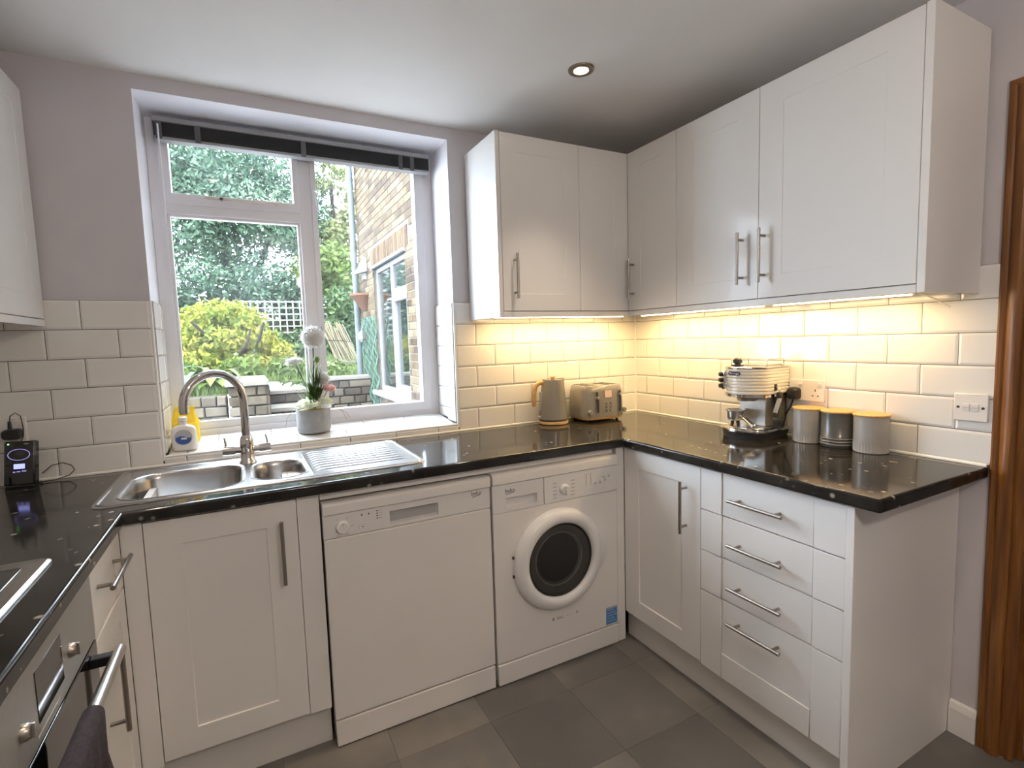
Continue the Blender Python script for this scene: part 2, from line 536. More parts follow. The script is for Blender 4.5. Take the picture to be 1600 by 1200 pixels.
ROT_B = (R(90), 0, 0)                     # text that faces -y
ROT_R = (R(90), 0, R(-90))                # text that faces -x
ROT_L = (R(90), 0, R(90))                 # text that faces +x

# ================================================================== THE ROOM
CEIL = 2.325
XW = -2.935            # left wall
YF = -3.9              # wall behind the camera
WX0, WX1 = -2.301, -1.116   # window opening
WZ0, WZ1 = 0.935, 2.272
TOP, PITCH = 1.5264, 0.102  # top of the tiling, height of a course
HT = 0.9104            # top of the worktop

def struct(name, mb, mat, label, **k):
    o = part(name, mb, mat, None, **k)
    return tag(o, label, None, None, 'structure')

# back wall with the window hole
mb = relief([XW - 0.15, WX0, WX1, 0.15], [-0.05, WZ0, WZ1, 2.7],
            [[0, 0, 0], [0, None, 0], [0, 0, 0]], -0.30, FB)
wall_back = struct('wall_back', mb, 'wall', 'lilac grey painted kitchen wall around the window, white tiles below')
wall_back.data.materials.append(M['reveal'])
for p in wall_back.data.polygons:
    c = p.center
    if WX0 - 1e-3 <= c.x <= WX1 + 1e-3 and WZ0 - 1e-3 <= c.z <= WZ1 + 1e-3 and abs(p.normal.y) < 0.5:
        p.material_index = 1
DY0, DY1, DZ = 1.672, 2.45, 1.985
mb = relief([0.0, DY0, DY1, 4.1], [-0.05, DZ, 2.7], [[0, None, 0], [0, 0, 0]], -0.10, FR)
wall_right = struct('wall_right', mb, 'wall', 'lilac grey painted wall with the pine doorway and tiled splashback')
mb = MB().box(XW - 0.15, XW, -4.1, 0, -0.05, 2.7)
wall_left = struct('wall_left', mb, 'wall', 'lilac grey painted wall behind the hob')
mb = MB().box(XW, 0, YF - 0.15, YF, -0.05, 2.7)
wall_front = struct('wall_front', mb, 'wall', 'lilac grey painted wall opposite the window')
mb = MB().box(XW - 0.15, 0.1, -4.1, 0.3, CEIL, CEIL + 0.15)
struct('ceiling', mb, 'ceiling', 'plain white painted kitchen ceiling')
# unlit hall beyond the doorway
mb = MB()
mb.box(0.1, 1.4, -3.1, -3.0, -0.05, 2.5); mb.box(0.1, 1.4, -1.2, -1.1, -0.05, 2.5); mb.box(1.3, 1.4, -3.0, -1.2, -0.05, 2.5)
mb.box(0.1, 1.4, -3.1, -1.1, 2.4, 2.5); mb.box(0.1, 1.4, -3.1, -1.1, -0.1, -0.02)
struct('wall_hall', mb, 'wall', 'dim hallway walls seen past the pine door frame')

# floor with vinyl tiles
mb = MB().box(XW - 0.15, 0.1, -4.1, 0.1, -0.06, -0.0025)
floor = struct('floor', mb, 'floor_joint', 'dark grey slate-look vinyl tile floor')
FT = 0.33
mbt = MB()
a = FT / 2 - 0.0003
mbt.loft([[(-a, -a, -0.0025), (a, -a, -0.0025), (a, a, -0.0025), (-a, a, -0.0025)],
          [(-a, -a, -0.0008), (a, -a, -0.0008), (a, a, -0.0008), (-a, a, -0.0008)],
          [(-a + .0004, -a + .0004, 0), (a - .0004, -a + .0004, 0), (a - .0004, a - .0004, 0), (-a + .0004, a - .0004, 0)]], False, True)
ftm = mesh_of('floor_tile', mbt)
for i in range(-4, 4):
    for j in range(-1, 10):
        x = -0.995 - FT / 2 - FT * i; y = -0.74 - FT / 2 - FT * j
        if XW - 0.1 < x < 0.05 and y < 0 and not (x > -0.3 and y > -1.4):
            link('floor_tile', ftm, 'vinyl', floor, (x, y, 0))

# ------------------------------------------------------------------ tiles
TILE_CACHE = {}
def tile_mesh(w, h, bev=0.007):
    k = (round(w, 3), round(h, 3))
    if k not in TILE_CACHE:
        a, b = w / 2 - 0.0011, h / 2 - 0.0011
        c = min(bev, a * 0.4, b * 0.4)
        L = lambda x, z, y: [(-x, y, -z), (x, y, -z), (x, y, z), (-x, y, z)]
        m_ = MB().loft([L(a, b, 0), L(a, b, -0.0072), L(a - c, b - c, -0.0092)], False, True)
        TILE_CACHE[k] = mesh_of('tile', m_)
    return TILE_CACHE[k]

def put_tile(parent, w, h, loc, rot=(0, 0, 0)):
    return link('tile', tile_mesh(w, h), 'tile', parent, loc, rot)

def course(parent, s0, s1, joints0, z0, z1, at, rot, tw=0.202):
    """one course of tiles between s0<s1 with joints at joints0 + n*tw; at(s,z)->xyz"""
    n = math.floor((s0 - joints0) / tw)
    edges = [s0]
    q = joints0 + n * tw
    while q < s1 + tw:
        if s0 + 0.006 < q < s1 - 0.006: edges.append(q)
        q += tw
    edges.append(s1)
    for e0, e1 in zip(edges[:-1], edges[1:]):
        put_tile(parent, e1 - e0, z1 - z0, at((e0 + e1) / 2, (z0 + z1) / 2), rot)

LT = 1.618
mb = MB().box(WX1 + 0.002, 0, -0.0068, 0, HT - 0.01, TOP); part('grout', mb, 'grout', wall_back)
mb = MB().box(XW, WX0 - 0.002, -0.0068, 0, HT - 0.01, TOP); part('grout', mb, 'grout', wall_back)
mb = MB().box(WX0 - 0.002, WX1 + 0.002, -0.0068, 0, HT - 0.01, 0.943); part('grout', mb, 'grout', wall_back)
mb = MB().box(-0.0068, 0, -LT, -0.0068, HT - 0.01, TOP); part('grout', mb, 'grout', wall_right)
mb = MB().box(XW, XW + 0.0068, -2.0, -0.0068, HT - 0.01, TOP); part('grout', mb, 'grout', wall_left)
RB = (0, 0, 0); RR = (0, 0, R(-90)); RL = (0, 0, R(90))
for k in range(6):
    z1 = TOP - PITCH * k; z0 = max(z1 - PITCH, HT + 0.002)
    odd = k % 2 == 1
    course(wall_back, WX1 + 0.003, -0.010, 0.0 if odd else 0.101, z0, z1, lambda s, z: (s, -0.001, z), RB)
    course(wall_back, XW + 0.010, WX0 - 0.003, -2.404 if odd else -2.505, z0, z1, lambda s, z: (s, -0.001, z), RB)
    course(wall_right, 0.010, LT, 0.0 if odd else 0.101, z0, z1, lambda s, z: (-0.001, -s, z), RR)
    course(wall_left, 0.010, 2.0, 0.0 if odd else 0.101, z0, z1, lambda s, z: (XW + 0.001, -s, z), RL)
course(wall_back, WX0, WX1, -1.22, HT + 0.002, 0.941, lambda s, z: (s, -0.001, z), RB)

# white corner trims and sealant beads
def trim(n, mb, label, mat='bead'):
    return tag(part('trim_%d' % n, mb, mat, None, smooth=50), label, None, None, 'structure')
trim(1, MB().cyl((WX0 - 0.001, -0.004, 0.93), (WX0 - 0.001, -0.004, TOP), 0.0055, n=10), 'white corner trim up the tiled edge beside the soap bottle')
trim(2, MB().cyl((WX1 + 0.001, -0.004, 0.93), (WX1 + 0.001, -0.004, TOP), 0.0055, n=10), 'white corner trim up the tiled window edge nearest the kettle')
trim(3, MB().cyl((WX0, -0.004, 0.944), (WX1, -0.004, 0.944), 0.005, n=10), 'white trim along the front edge of the tiled sill')
trim(4, MB().cyl((XW + 0.01, -0.009, HT + 0.002), (-0.01, -0.009, HT + 0.002), 0.0065, n=8), 'white sealant bead where the worktop meets the window wall')
trim(5, MB().cyl((-0.009, -0.01, HT + 0.002), (-0.009, -1.6, HT + 0.002), 0.0065, n=8), 'white sealant bead where the worktop meets the wall behind the canisters')

trim(6, MB().cyl((-0.0095, -0.0095, HT), (-0.0095, -0.0095, TOP), 0.0045, n=8), 'white grout line up the inner corner of the splashback')
# tiled reveals and sill
SL = 0.125
SA = math.atan(SL)
RV = 0.24
sill_z = lambda y: 0.945 + SL * y
mb = MB()
mb.loft([[(WX0, 0.0, 0.935), (WX1, 0.0, 0.935), (WX1, 0.0, 0.937), (WX0, 0.0, 0.937)],
         [(WX0, RV, 0.935), (WX1, RV, 0.935), (WX1, RV, 0.937 + SL * RV), (WX0, RV, 0.937 + SL * RV)]])
sill = tag(part('window_sill', mb, 'grout', None), 'white tiled sloping window sill above the sink', None, None, 'structure')
RS = (-(PI / 2 - SA), 0, 0)
for row in range(2):
    y0 = 0.004 + row * 0.119; y1 = y0 + 0.119
    course(sill, WX0 + 0.010, WX1 - 0.010, -1.22 if row == 0 else -1.32, y0, y1,
           lambda s, y: (s, y, sill_z(y) - 0.0080), RS)
for k in range(6):
    z1 = TOP - PITCH * k; z0 = max(z1 - PITCH, 0.955)
    jo = 0.115 if k % 2 else 0.155
    for (s0, s1) in ((0.004, jo), (jo, RV - 0.002)):
        zz = max(z0, sill_z((s0 + s1) / 2))
        put_tile(wall_back, s1 - s0, z1 - zz, (WX1 - 0.001, (s0 + s1) / 2, (z1 + zz) / 2), RR)
        put_tile(wall_back, s1 - s0, z1 - zz, (WX0 + 0.001, (s0 + s1) / 2, (z1 + zz) / 2), RL)
mb = MB().box(WX1 - 0.004, WX1, 0.0, RV, 0.945, TOP); part('grout', mb, 'grout', wall_back)
mb = MB().box(WX0, WX0 + 0.004, 0.0, RV, 0.945, TOP); part('grout', mb, 'grout', wall_back)

# ------------------------------------------------------------------ the window
win = bpy.data.objects.new('window_1', None); COL.objects.link(win)
win.location = ((WX0 + WX1) / 2, 0.25, 0.965)
tag(win, 'white painted casement window with a small top vent overlooking the garden', None, None, 'structure')
y_f = -0.24
mb = relief([WX0, -2.250, -1.745, -1.690, -1.168, WX1], [0.960, 1.000, 1.900, 1.940, 2.235, WZ1],
            [[y_f] * 5, [y_f, None, y_f, None, y_f], [y_f, y_f, y_f, None, y_f], [y_f, None, y_f, None, y_f], [y_f] * 5], -0.305, FB)
part('window_frame', mb, 'upvc', win, merge=True, bevel=0.003)
def ring(u0, u1, v0, v1, i0, i1, j0, j1, w, back, mat='upvc', name='sash'):
    m_ = relief([u0, i0, i1, u1], [v0, j0, j1, v1], [[w, w, w], [w, None, w], [w, w, w]], back, FB)
    return part(name, m_, mat, win, merge=True, bevel=0.002)
s1 = ring(-2.250, -1.745, 1.000, 1.900, -2.240, -1.756, 1.034, 1.890, -0.252, -0.285, name='glazing_bead')
s2 = ring(-2.252, -1.743, 1.938, 2.237, -2.226, -1.767, 1.980, 2.190, -0.228, -0.285, name='vent_sash')
s3 = ring(-1.692, -1.166, 0.998, 2.237, -1.668, -1.208, 1.041, 2.195, -0.233, -0.285, name='casement_sash')
for u0, u1, v0, v1, pr_ in ((-2.243, -1.753, 1.030, 1.893, s1), (-2.229, -1.764, 1.977, 2.193, s2), (-1.671, -1.205, 1.038, 2.198, s3)):
    part('pane', MB().box(u0, u1, 0.268, 0.272, v0, v1), 'glass', pr_)
mb = MB()
mb.box(-2.11, -1.79, 0.217, 0.222, 1.964, 1.974); mb.cyl((-2.05, 0.217, 1.969), (-2.05, 0.228, 1.969), 0.007, n=8)
mb.cyl((-1.93, 0.222, 1.96), (-1.93, 0.222, 1.982), 0.004, n=8); mb.cyl((-1.84, 0.222, 1.96), (-1.84, 0.222, 1.982), 0.004, n=8)
part('window_stay', mb, 'steel', win)
mb = MB()
mb.box(-1.688, -1.672, 0.222, 0.234, 1.98, 2.05); mb.tube([(-1.68, 0.222, 2.04), (-1.676, 0.205, 2.03), (-1.668, 0.2, 1.95)], 0.005, 8)
part('window_latch', mb, 'upvc', win, smooth=40)
part('latch_plate', MB().box(-1.690, -1.680, 0.224, 0.234, 1.40, 1.43), 'plastic_grey', win)

# ------------------------------------------------------------------ blind
bl = thing('venetian_blind', 'dark grey venetian blind drawn up under the window head', 'blind', (-1.705, 0.19, 2.17))
bx0, bx1 = -2.268, -1.146
part('headrail', MB().box(bx0, bx1, 0.165, 0.215, 2.232, 2.252), 'blind_rail', bl, bevel=0.003)
for k in range(16):
    z = 2.1785 + k * 0.0033
    m_ = MB()
    m_.loft([[(bx0 + 0.004, 0.164, z), (bx0 + 0.004, 0.19, z + 0.0016), (bx0 + 0.004, 0.216, z), (bx0 + 0.004, 0.216, z + 0.001), (bx0 + 0.004, 0.19, z + 0.0026), (bx0 + 0.004, 0.164, z + 0.001)],
             [(bx1 - 0.004, 0.164, z), (bx1 - 0.004, 0.19, z + 0.0016), (bx1 - 0.004, 0.216, z), (bx1 - 0.004, 0.216, z + 0.001), (bx1 - 0.004, 0.19, z + 0.0026), (bx1 - 0.004, 0.164, z + 0.001)]])
    part('slat', m_, 'blind', bl)
part('bottom_rail', MB().box(bx0 + 0.003, bx1 - 0.003, 0.166, 0.214, 2.166, 2.178), 'blind_rail', bl, bevel=0.003)
for x in (-2.245, -2.115, -1.72, -1.29, -1.235):
    part('ladder_clip', MB().box(x - 0.010, x + 0.010, 0.161, 0.164, 2.166, 2.232), 'blind_clip', bl)
part('tilt_wand', MB().cyl((-2.247, 0.158, 2.22), (-2.244, 0.158, 1.62), 0.003, n=8), 'upvc', bl, smooth=40)

# ------------------------------------------------------------------ pine door frame and skirting
prof = [(0.0, 0.0), (0.0, 0.010), (0.006, 0.015), (0.014, 0.015), (0.019, 0.011), (0.026, 0.018), (0.036, 0.022), (0.046, 0.022), (0.052, 0.018), (0.056, 0.012), (0.056, 0.0)]
mb = MB()
ya = -1.607; ztop = 2.04
L0 = [(-h, ya - d, 0.0) for d, h in prof]
L1 = [(-h, ya - d, ztop - d) for d, h in prof]
mb.loft([L0, L1])
yb = -2.515
L2 = [(-h, ya - d, ztop - d) for d, h in prof]
L3 = [(-h, yb + d, ztop - d) for d, h in prof]
m2 = MB().loft([L2, L3])
m3 = MB().loft([[(-h, yb + d, 0.0) for d, h in prof], L3])
dfr = bpy.data.objects.new('door_1', None); COL.objects.link(dfr); dfr.location = (0, -2.06, 0)
tag(dfr, 'varnished brown pine door frame at the edge of the kitchen wall', None, None, 'structure')
part('architrave', mb, 'pine', dfr, smooth=30); part('architrave', m2, 'pine', dfr, smooth=30); part('architrave', m3, 'pine', dfr, smooth=30)
part('jamb', MB().box(-0.001, 0.101, -1.655, -DY0 - 0.02, 0, DZ), 'pine', dfr, bevel=0.001)
part('jamb', MB().box(-0.001, 0.101, -DY1, -DY1 + 0.02, 0, DZ), 'pine', dfr, bevel=0.001)
part('jamb', MB().box(-0.001, 0.101, -DY1 + 0.02, -DY0 - 0.02, DZ - 0.02, DZ), 'pine', dfr, bevel=0.001)
part('door_stop', MB().box(0.03, 0.06, -DY0 - 0.02, -DY0 - 0.034, 0, DZ - 0.02), 'pine', dfr)
mb = MB().loft([[(0, -1.535, 0), (-0.016, -1.535, 0), (-0.016, -1.535, 0.085), (-0.010, -1.535, 0.105), (0, -1.535, 0.11)],
                [(0, -1.606, 0), (-0.016, -1.606, 0), (-0.016, -1.606, 0.085), (-0.010, -1.606, 0.105), (0, -1.606, 0.11)]])
tag(part('baseboard_right', mb, 'white_plain', None), 'short white skirting board beside the pine door frame', None, None, 'structure')

# ================================================================== WORKTOP AND SINK
ZB = HT - 0.038
WD = 0.605
LE = -1.603            # end of the right-hand run
SX0, SX1, SY0, SY1 = -2.405, -1.462, -0.512, -0.062     # hole for the sink
xs = [XW + 0.001, SX0, XW + WD, SX1, -WD, -0.001]
ys = [-1.52, LE, -WD, SY0, SY1, -0.001]
ys = sorted(ys)        # LE, -1.52, -WD, SY0, SY1, 0
def wt_solid(i, j):
    xc = (xs[i] + xs[i + 1]) / 2; yc = (ys[j] + ys[j + 1]) / 2
    if SX0 < xc < SX1 and SY0 < yc < SY1: return False
    if yc > -WD: return True
    if xc > -WD and yc > LE: return True
    if xc < XW + WD and yc > -1.52: return True
    return False
Hc = [[HT if wt_solid(i, j) else None for i in range(5)] for j in range(5)]
mb = relief(xs, ys, Hc, ZB, lambda u, v, w: (u, v, w))
wt = part('worktop', mb, 'worktop', None, merge=True, bevel=0.008, seg=4)
tag(wt, 'glossy black flecked granite-look worktop running along three walls', 'worktop')

def sink():
    t = thing('kitchen_sink', 'stainless steel one and a half bowl sink with ribbed drainer', 'sink', (-1.93, -0.28, HT))
    z = HT + 0.004
    X0, X1, Y0, Y1 = -2.418, -1.450, -0.530, -0.046
    outer = rrect(X1 - X0, Y1 - Y0, 0.035, 6, (X0 + X1) / 2, (Y0 + Y1) / 2)
    b1 = rrect(0.325, 0.345, 0.075, 7, -2.205, -0.322)
    b2 = rrect(0.166, 0.296, 0.07, 7, -1.925, -0.326)
    bm = bmesh.new()
    def loop(pts, zz):
        vv = [bm.verts.new((p[0], p[1], zz)) for p in pts]
        ee = [bm.edges.new((vv[i], vv[(i + 1) % len(vv)])) for i in range(len(vv))]
        return vv, ee
    lo, eo = loop(outer, z)
    l1, e1 = loop(b1, z)
    l2, e2 = loop(b2, z)
    bmesh.ops.triangle_fill(bm, use_beauty=True, use_dissolve=False, edges=eo + e1 + e2)
    for f in bm.faces:
        if f.normal.z < 0: f.normal_flip()
    low = [bm.verts.new((p[0] * 1.0, p[1], HT + 0.0005)) for p in
           rrect(X1 - X0 + 0.004, Y1 - Y0 + 0.004, 0.037, 6, (X0 + X1) / 2, (Y0 + Y1) / 2)]
    for i in range(len(lo)):
        j = (i + 1) % len(lo)
        bm.faces.new((lo[j], lo[i], low[i], low[j]))
    off = t.location
    for v in bm.verts: v.co -= off
    me = bpy.data.meshes.new('rim'); bm.to_mesh(me); bm.free()
    rim = link('rim', me, 'sink_steel', t)
    # raised lip round the rim
    mbl = MB()
    oo = rrect(X1 - X0 - 0.012, Y1 - Y0 - 0.012, 0.03, 6, (X0 + X1) / 2, (Y0 + Y1) / 2)
    ii = rrect(X1 - X0 - 0.030, Y1 - Y0 - 0.030, 0.024, 6, (X0 + X1) / 2, (Y0 + Y1) / 2)
    mm = rrect(X1 - X0 - 0.021, Y1 - Y0 - 0.021, 0.027, 6, (X0 + X1) / 2, (Y0 + Y1) / 2)
    mbl.loft([[(p[0], p[1], z - 0.0005) for p in oo], [(p[0], p[1], z + 0.003) for p in mm], [(p[0], p[1], z - 0.0005) for p in ii]], False, False)
    part('lip', mbl, 'sink_steel', t, smooth=60)
    for (w, h, r, cx, cy, dep) in ((0.325, 0.345, 0.075, -2.205, -0.322, 0.150), (0.166, 0.296, 0.07, -1.925, -0.326, 0.125)):
        loops = []
        for (ins, dz, rr) in ((-0.010, 0.0012, r + 0.01), (0.0, 0.0, r), (0.004, -0.004, r), (0.008, -0.02, r), (0.014, -dep + 0.03, r), (0.022, -dep + 0.01, r), (0.04, -dep, r)):
            loops.append([(p[0], p[1], z + dz) for p in rrect(w - 2 * ins, h - 2 * ins, max(rr - ins * 0.5, 0.03), 7, cx, cy)])
        m_ = MB().loft(loops, False, True)
        bw = part('bowl', m_, 'sink_steel', t, smooth=60)
        m_ = MB().lathe([(0.0, 0.003), (0.012, 0.003), (0.03, 0.001), (0.038, 0.0025), (0.042, 0.0)], 24, (cx, cy + 0.02, z - dep + 0.001))
        part('strainer', m_, 'chrome', bw, smooth=40)
    m_ = MB().lathe([(0.0, 0.010), (0.014, 0.009), (0.022, 0.004), (0.022, 0.0)], 16, (-1.925, -0.40, z - 0.125 + 0.0035))
    part('plug', m_, 'black', t, smooth=40)
    # drainer: shallow ribs
    for k in range(9):
        y = -0.115 - k * 0.040
        x0 = -1.815 + 0.0
        m_ = MB()
        def sec(x, hh):
            return [(x, y - 0.008, z - 0.0006), (x, y - 0.004, z + hh * 0.8), (x, y, z + hh), (x, y + 0.004, z + hh * 0.8), (x, y + 0.008, z - 0.0006)]
        m_.loft([sec(x0, 0.0), sec(x0 + 0.02, 0.005), sec(-1.515, 0.005), sec(-1.49, 0.0)], False, False)
        part('drainer_rib', m_, 'sink_steel', t, smooth=70)
    m_ = MB()
    def sec2(y, hh):
        return [(-1.838, y, z - 0.0006), (-1.834, y, z + hh), (-1.828, y, z + hh), (-1.824, y, z - 0.0006)]
    m_.loft([sec2(-0.49, 0.0), sec2(-0.47, 0.0025), sec2(-0.11, 0.0025), sec2(-0.09, 0.0)], False, False)
    part('drainer_ridge', m_, 'sink_steel', t, smooth=70)
    return t
sink()

def tap():
    b = Vector((-2.023, -0.165, HT + 0.004))
    t = thing('mixer_tap', 'chrome swan-neck mixer tap with two side levers behind the sink', 'tap', b)
    m_ = MB().lathe([(0.029, 0.0), (0.029, 0.006), (0.024, 0.012), (0.0235, 0.05), (0.0245, 0.068), (0.0225, 0.09), (0.019, 0.103), (0.015, 0.107)], 28, b)
    part('body', m_, 'chrome', t, smooth=40)
    d = Vector((-0.90, -0.43, 0)).normalized()
    r = 0.100
    zc = 0.238
    pts = [b + Vector((0, 0, 0.10)), b + Vector((0, 0, 0.16)), b + Vector((0, 0, 0.20))]
    for k in range(0, 19):
        a_ = PI * k / 18
        pts.append(b + d * (r - r * math.cos(a_)) + Vector((0, 0, zc + (r + 0.004) * math.sin(a_))))
    pts.append(b + d * 2 * r + Vector((0, 0, zc - 0.022)))
    part('spout', MB().tube(pts, 0.0145, 20), 'chrome', t, smooth=50)
    e = pts[-1]
    part('aerator', MB().cyl(e, e + Vector((0, 0, -0.006)), 0.0122, n=16), 'plastic_grey', t, smooth=40)
    for sgn in (-1, 1):
        ax = Vector((sgn, 0.0, 0.05)).normalized()
        c = b + Vector((0, 0, 0.052))
        m_ = MB()
        m_.cyl(c + ax * 0.015, c + ax * 0.040, 0.0145, n=20)
        m_.cyl(c + ax * 0.0385, c + ax * 0.080, 0.0178, n=20)
        h = part('tap_handle', m_, 'chrome', t, smooth=40)
        p = c + ax * 0.068
        part('lever', MB().tube([p, p + Vector((sgn * 0.001, 0.001, 0.026)), p + Vector((-0.003, 0.004, 0.046))], [0.0052, 0.0042, 0.0040], 10), 'chrome', h, smooth=40)
tap()

# ================================================================== BASE UNITS
YB = 0.585      # front plane of the back run (w)
XR = 0.585      # front plane of the right run (w)
XL = -2.346     # front plane of the left run
ZD0, ZD1 = 0.152, 0.866
# --- cabinet under the sink
t = thing('sink_cabinet', 'white shaker base cabinet under the sink', 'cabinet', (-2.1, -0.3, 0.0))
part('body', MB().box(-2.33, -2.31, -0.562, -0.01, 0.14, 0.868), 'carcass', t)
part('body_side', MB().box(-1.915, -1.897, -0.562, -0.01, 0.14, 0.868), 'carcass', t)
part('body_floor', MB().box(-2.31, -1.915, -0.56, -0.01, 0.14, 0.158), 'carcass', t)
dr = shaker(t, FB, -2.2925, -1.8975, ZD0, ZD1, YB, 'satin_white')
bar_handle(dr, (-1.944, -YB, 0.612), (-1.944, -YB, 0.812), OUTB)
part('corner_post', MB().box(-2.346, -2.2945, -0.5845, -0.566, 0.14, 0.868), 'satin_white', t, bevel=0.001)
part('filler_panel', MB().box(-1.8955, -1.829, -0.578, -0.02, 0.142, 0.868), 'satin_white', t, bevel=0.0012)
mb = MB().box(-2.31, -1.829, -0.54, -0.522, 0.0, 0.141)
tag(part('plinth_board', mb, 'plinth', None, bevel=0.001), 'white plinth board below the sink cabinet', 'plinth')
mb = MB().box(-1.826, -0.640, -0.575, -0.558, 0.8475, ZB)
tag(part('infill_strip', mb, 'satin_white', None), 'white infill strip above the dishwasher and washing machine', 'strip')

# --- narrow drawer cabinet on the left run
t = thing('narrow_cabinet', 'narrow white cabinet with drawer and door between oven and corner', 'cabinet', (-2.6, -0.735, 0.0))
part('body', MB().box(-2.92, XL - 0.022, -0.884, -0.60, 0.14, 0.868), 'carcass', t)
u0, u1 = 0.589, 0.884
mb = relief([u0, u0 + 0.07, u1 - 0.07, u1], [0.702, 0.866], [[XL, XL - 0.004, XL]], XL - 0.019, FL)
d1 = part('drawer', mb, 'satin_white', t, merge=True, bevel=0.0014)
bar_handle(d1, (XL, -0.655, 0.806), (XL, -0.865, 0.806), OUTL, stand=0.034)
d2 = shaker(t, FL, u0, u1, ZD0, 0.698, XL, 'satin_white', frame=0.07)
bar_handle(d2, (XL, -0.845, 0.445), (XL, -0.845, 0.660), OUTL, stand=0.034)
mb = MB().box(-2.41, -2.392, -1.50, -0.545, 0.0, 0.141)
tag(part('plinth_board', mb, 'plinth', None, bevel=0.001), 'white plinth board running below the oven', 'plinth')

# --- built-in oven
t = thing('built_in_oven', 'built-in oven with steel control panel and dark glass door', 'oven', (-2.6, -1.19, 0.0))
part('body', MB().box(-2.92, XL - 0.024, -1.484, -0.888, 0.142, 0.868), 'soft_black', t)
M['oven_panel'] = pm('oven_steel_panel', (0.40, 0.40, 0.39), 0.40, 0.6, var=0.04, vscale=20, stretch=(1, 14, 1))
cp = part('control_panel', MB().box(XL - 0.02, XL, -1.482, -0.890, 0.712, 0.866), 'oven_panel', t, bevel=0.0015)
part('display', MB().box(XL - 0.002, XL + 0.0012, -1.235, -1.105, 0.745, 0.832), 'black_gloss', cp, bevel=0.0005)
for y in (-1.06, -1.30):
    m_ = MB().lathe([(0.0, 0.012), (0.010, 0.0115), (0.013, 0.007), (0.0135, 0.0)], 20, (XL, y, 0.775), (1, 0, 0))
    kn = part('knob', m_, 'handle', cp, smooth=40)
    part('grip', MB().box(XL + 0.006, XL + 0.016, y - 0.002, y + 0.002, 0.763, 0.787), 'steel', kn, bevel=0.001)
part('slot', MB().box(XL - 0.001, XL + 0.0006, -1.245, -1.135, 0.724, 0.728), 'plastic_grey', cp)
dr = part('door', MB().box(XL - 0.022, XL + 0.001, -1.482, -0.890, 0.155, 0.708), 'black_gloss', t, bevel=0.002)
for y in (-0.945, -1.425):
    part('handle_bracket', MB().box(XL + 0.001, XL + 0.048, y - 0.011, y + 0.011, 0.672, 0.693), 'black', dr, bevel=0.002)
part('handle', MB().cyl((XL + 0.046, -0.915, 0.683), (XL + 0.046, -1.455, 0.683), 0.0120, n=18), 'steel', dr, smooth=40, label='polished steel bar handle')
part('end_panel', MB().box(-2.92, XL, -1.504, -1.486, 0.0, 0.868), 'satin_white', t, bevel=0.001)

# towel over the oven handle
hx, hz = XL + 0.046, 0.683
sec = []
for q in range(0, 9):
    a_ = PI * q / 8
    sec.append((hx + 0.0150 * math.cos(a_), hz + 0.0150 * math.sin(a_)))
front = [(hx + 0.0165 + 0.004 * math.sin(k * 1.7), hz - 0.32 + 0.32 * k / 8) for k in range(8)]
back = [(hx - 0.0165 - 0.003 * math.sin(k * 1.3), hz - 0.04 * k) for k in range(1, 7)]
line = front + sec + back
loops = []
ny = 11
for k in range(ny):
    y = -1.145 - 0.165 * k / (ny - 1)
    wv = 0.0045 * math.sin(k * 2.1)
    o_, i_ = [], []
    for n_, (px, pz) in enumerate(line):
        q = line[min(n_ + 1, len(line) - 1)]; p_ = line[max(n_ - 1, 0)]
        tx, tz = q[0] - p_[0], q[1] - p_[1]
        L_ = math.hypot(tx, tz) or 1
        nx, nz = tz / L_, -tx / L_
        amp = wv * min(1, max(0, (hz - pz) / 0.1))
        o_.append((px + nx * 0.0025 + amp, y, pz + nz * 0.0025)); i_.append((px - nx * 0.0005 + amp, y, pz - nz * 0.0005))
    loops.append(o_ + i_[::-1])
mb = MB().loft(loops)
tag(part('hand_towel', mb, 'towel', None, smooth=60), 'dark plum hand towel hung over the oven handle', 'towel')

# --- hob
t = thing('gas_hob', 'stainless steel gas hob with black pan supports set in the worktop', 'hob', (-2.63, -1.19, HT))
hz0 = HT + 0.0005
o1 = rrect(0.48, 0.575, 0.02, 4, -2.635, -1.195)
o2 = rrect(0.468, 0.563, 0.017, 4, -2.635, -1.195)
o3 = rrect(0.43, 0.525, 0.014, 4, -2.635, -1.195)
mb = MB().loft([[(*p, hz0) for p in o1], [(*p, hz0 + 0.004) for p in o1], [(*p, hz0 + 0.008) for p in o2], [(*p, hz0 + 0.005) for p in o3]], True, True)
part('hob_plate', mb, 'steel', t, smooth=30)
mb = MB().loft([[(*p, hz0 + 0.0048) for p in rrect(0.405, 0.500, 0.01, 4, -2.635, -1.195)], [(*p, hz0 + 0.0066) for p in rrect(0.402, 0.497, 0.01, 4, -2.635, -1.195)]])
part('hob_glass', mb, 'black_gloss', t, smooth=30)
for cx, cy in ((-2.56, -1.075), (-2.56, -1.315), (-2.74, -1.075), (-2.74, -1.315)):
    m_ = MB().lathe([(0.0, 0.018), (0.026, 0.018), (0.03, 0.014), (0.032, 0.008), (0.042, 0.007), (0.044, 0.0)], 22, (cx, cy, hz0 + 0.005))
    part('burner', m_, 'iron', t, smooth=40)
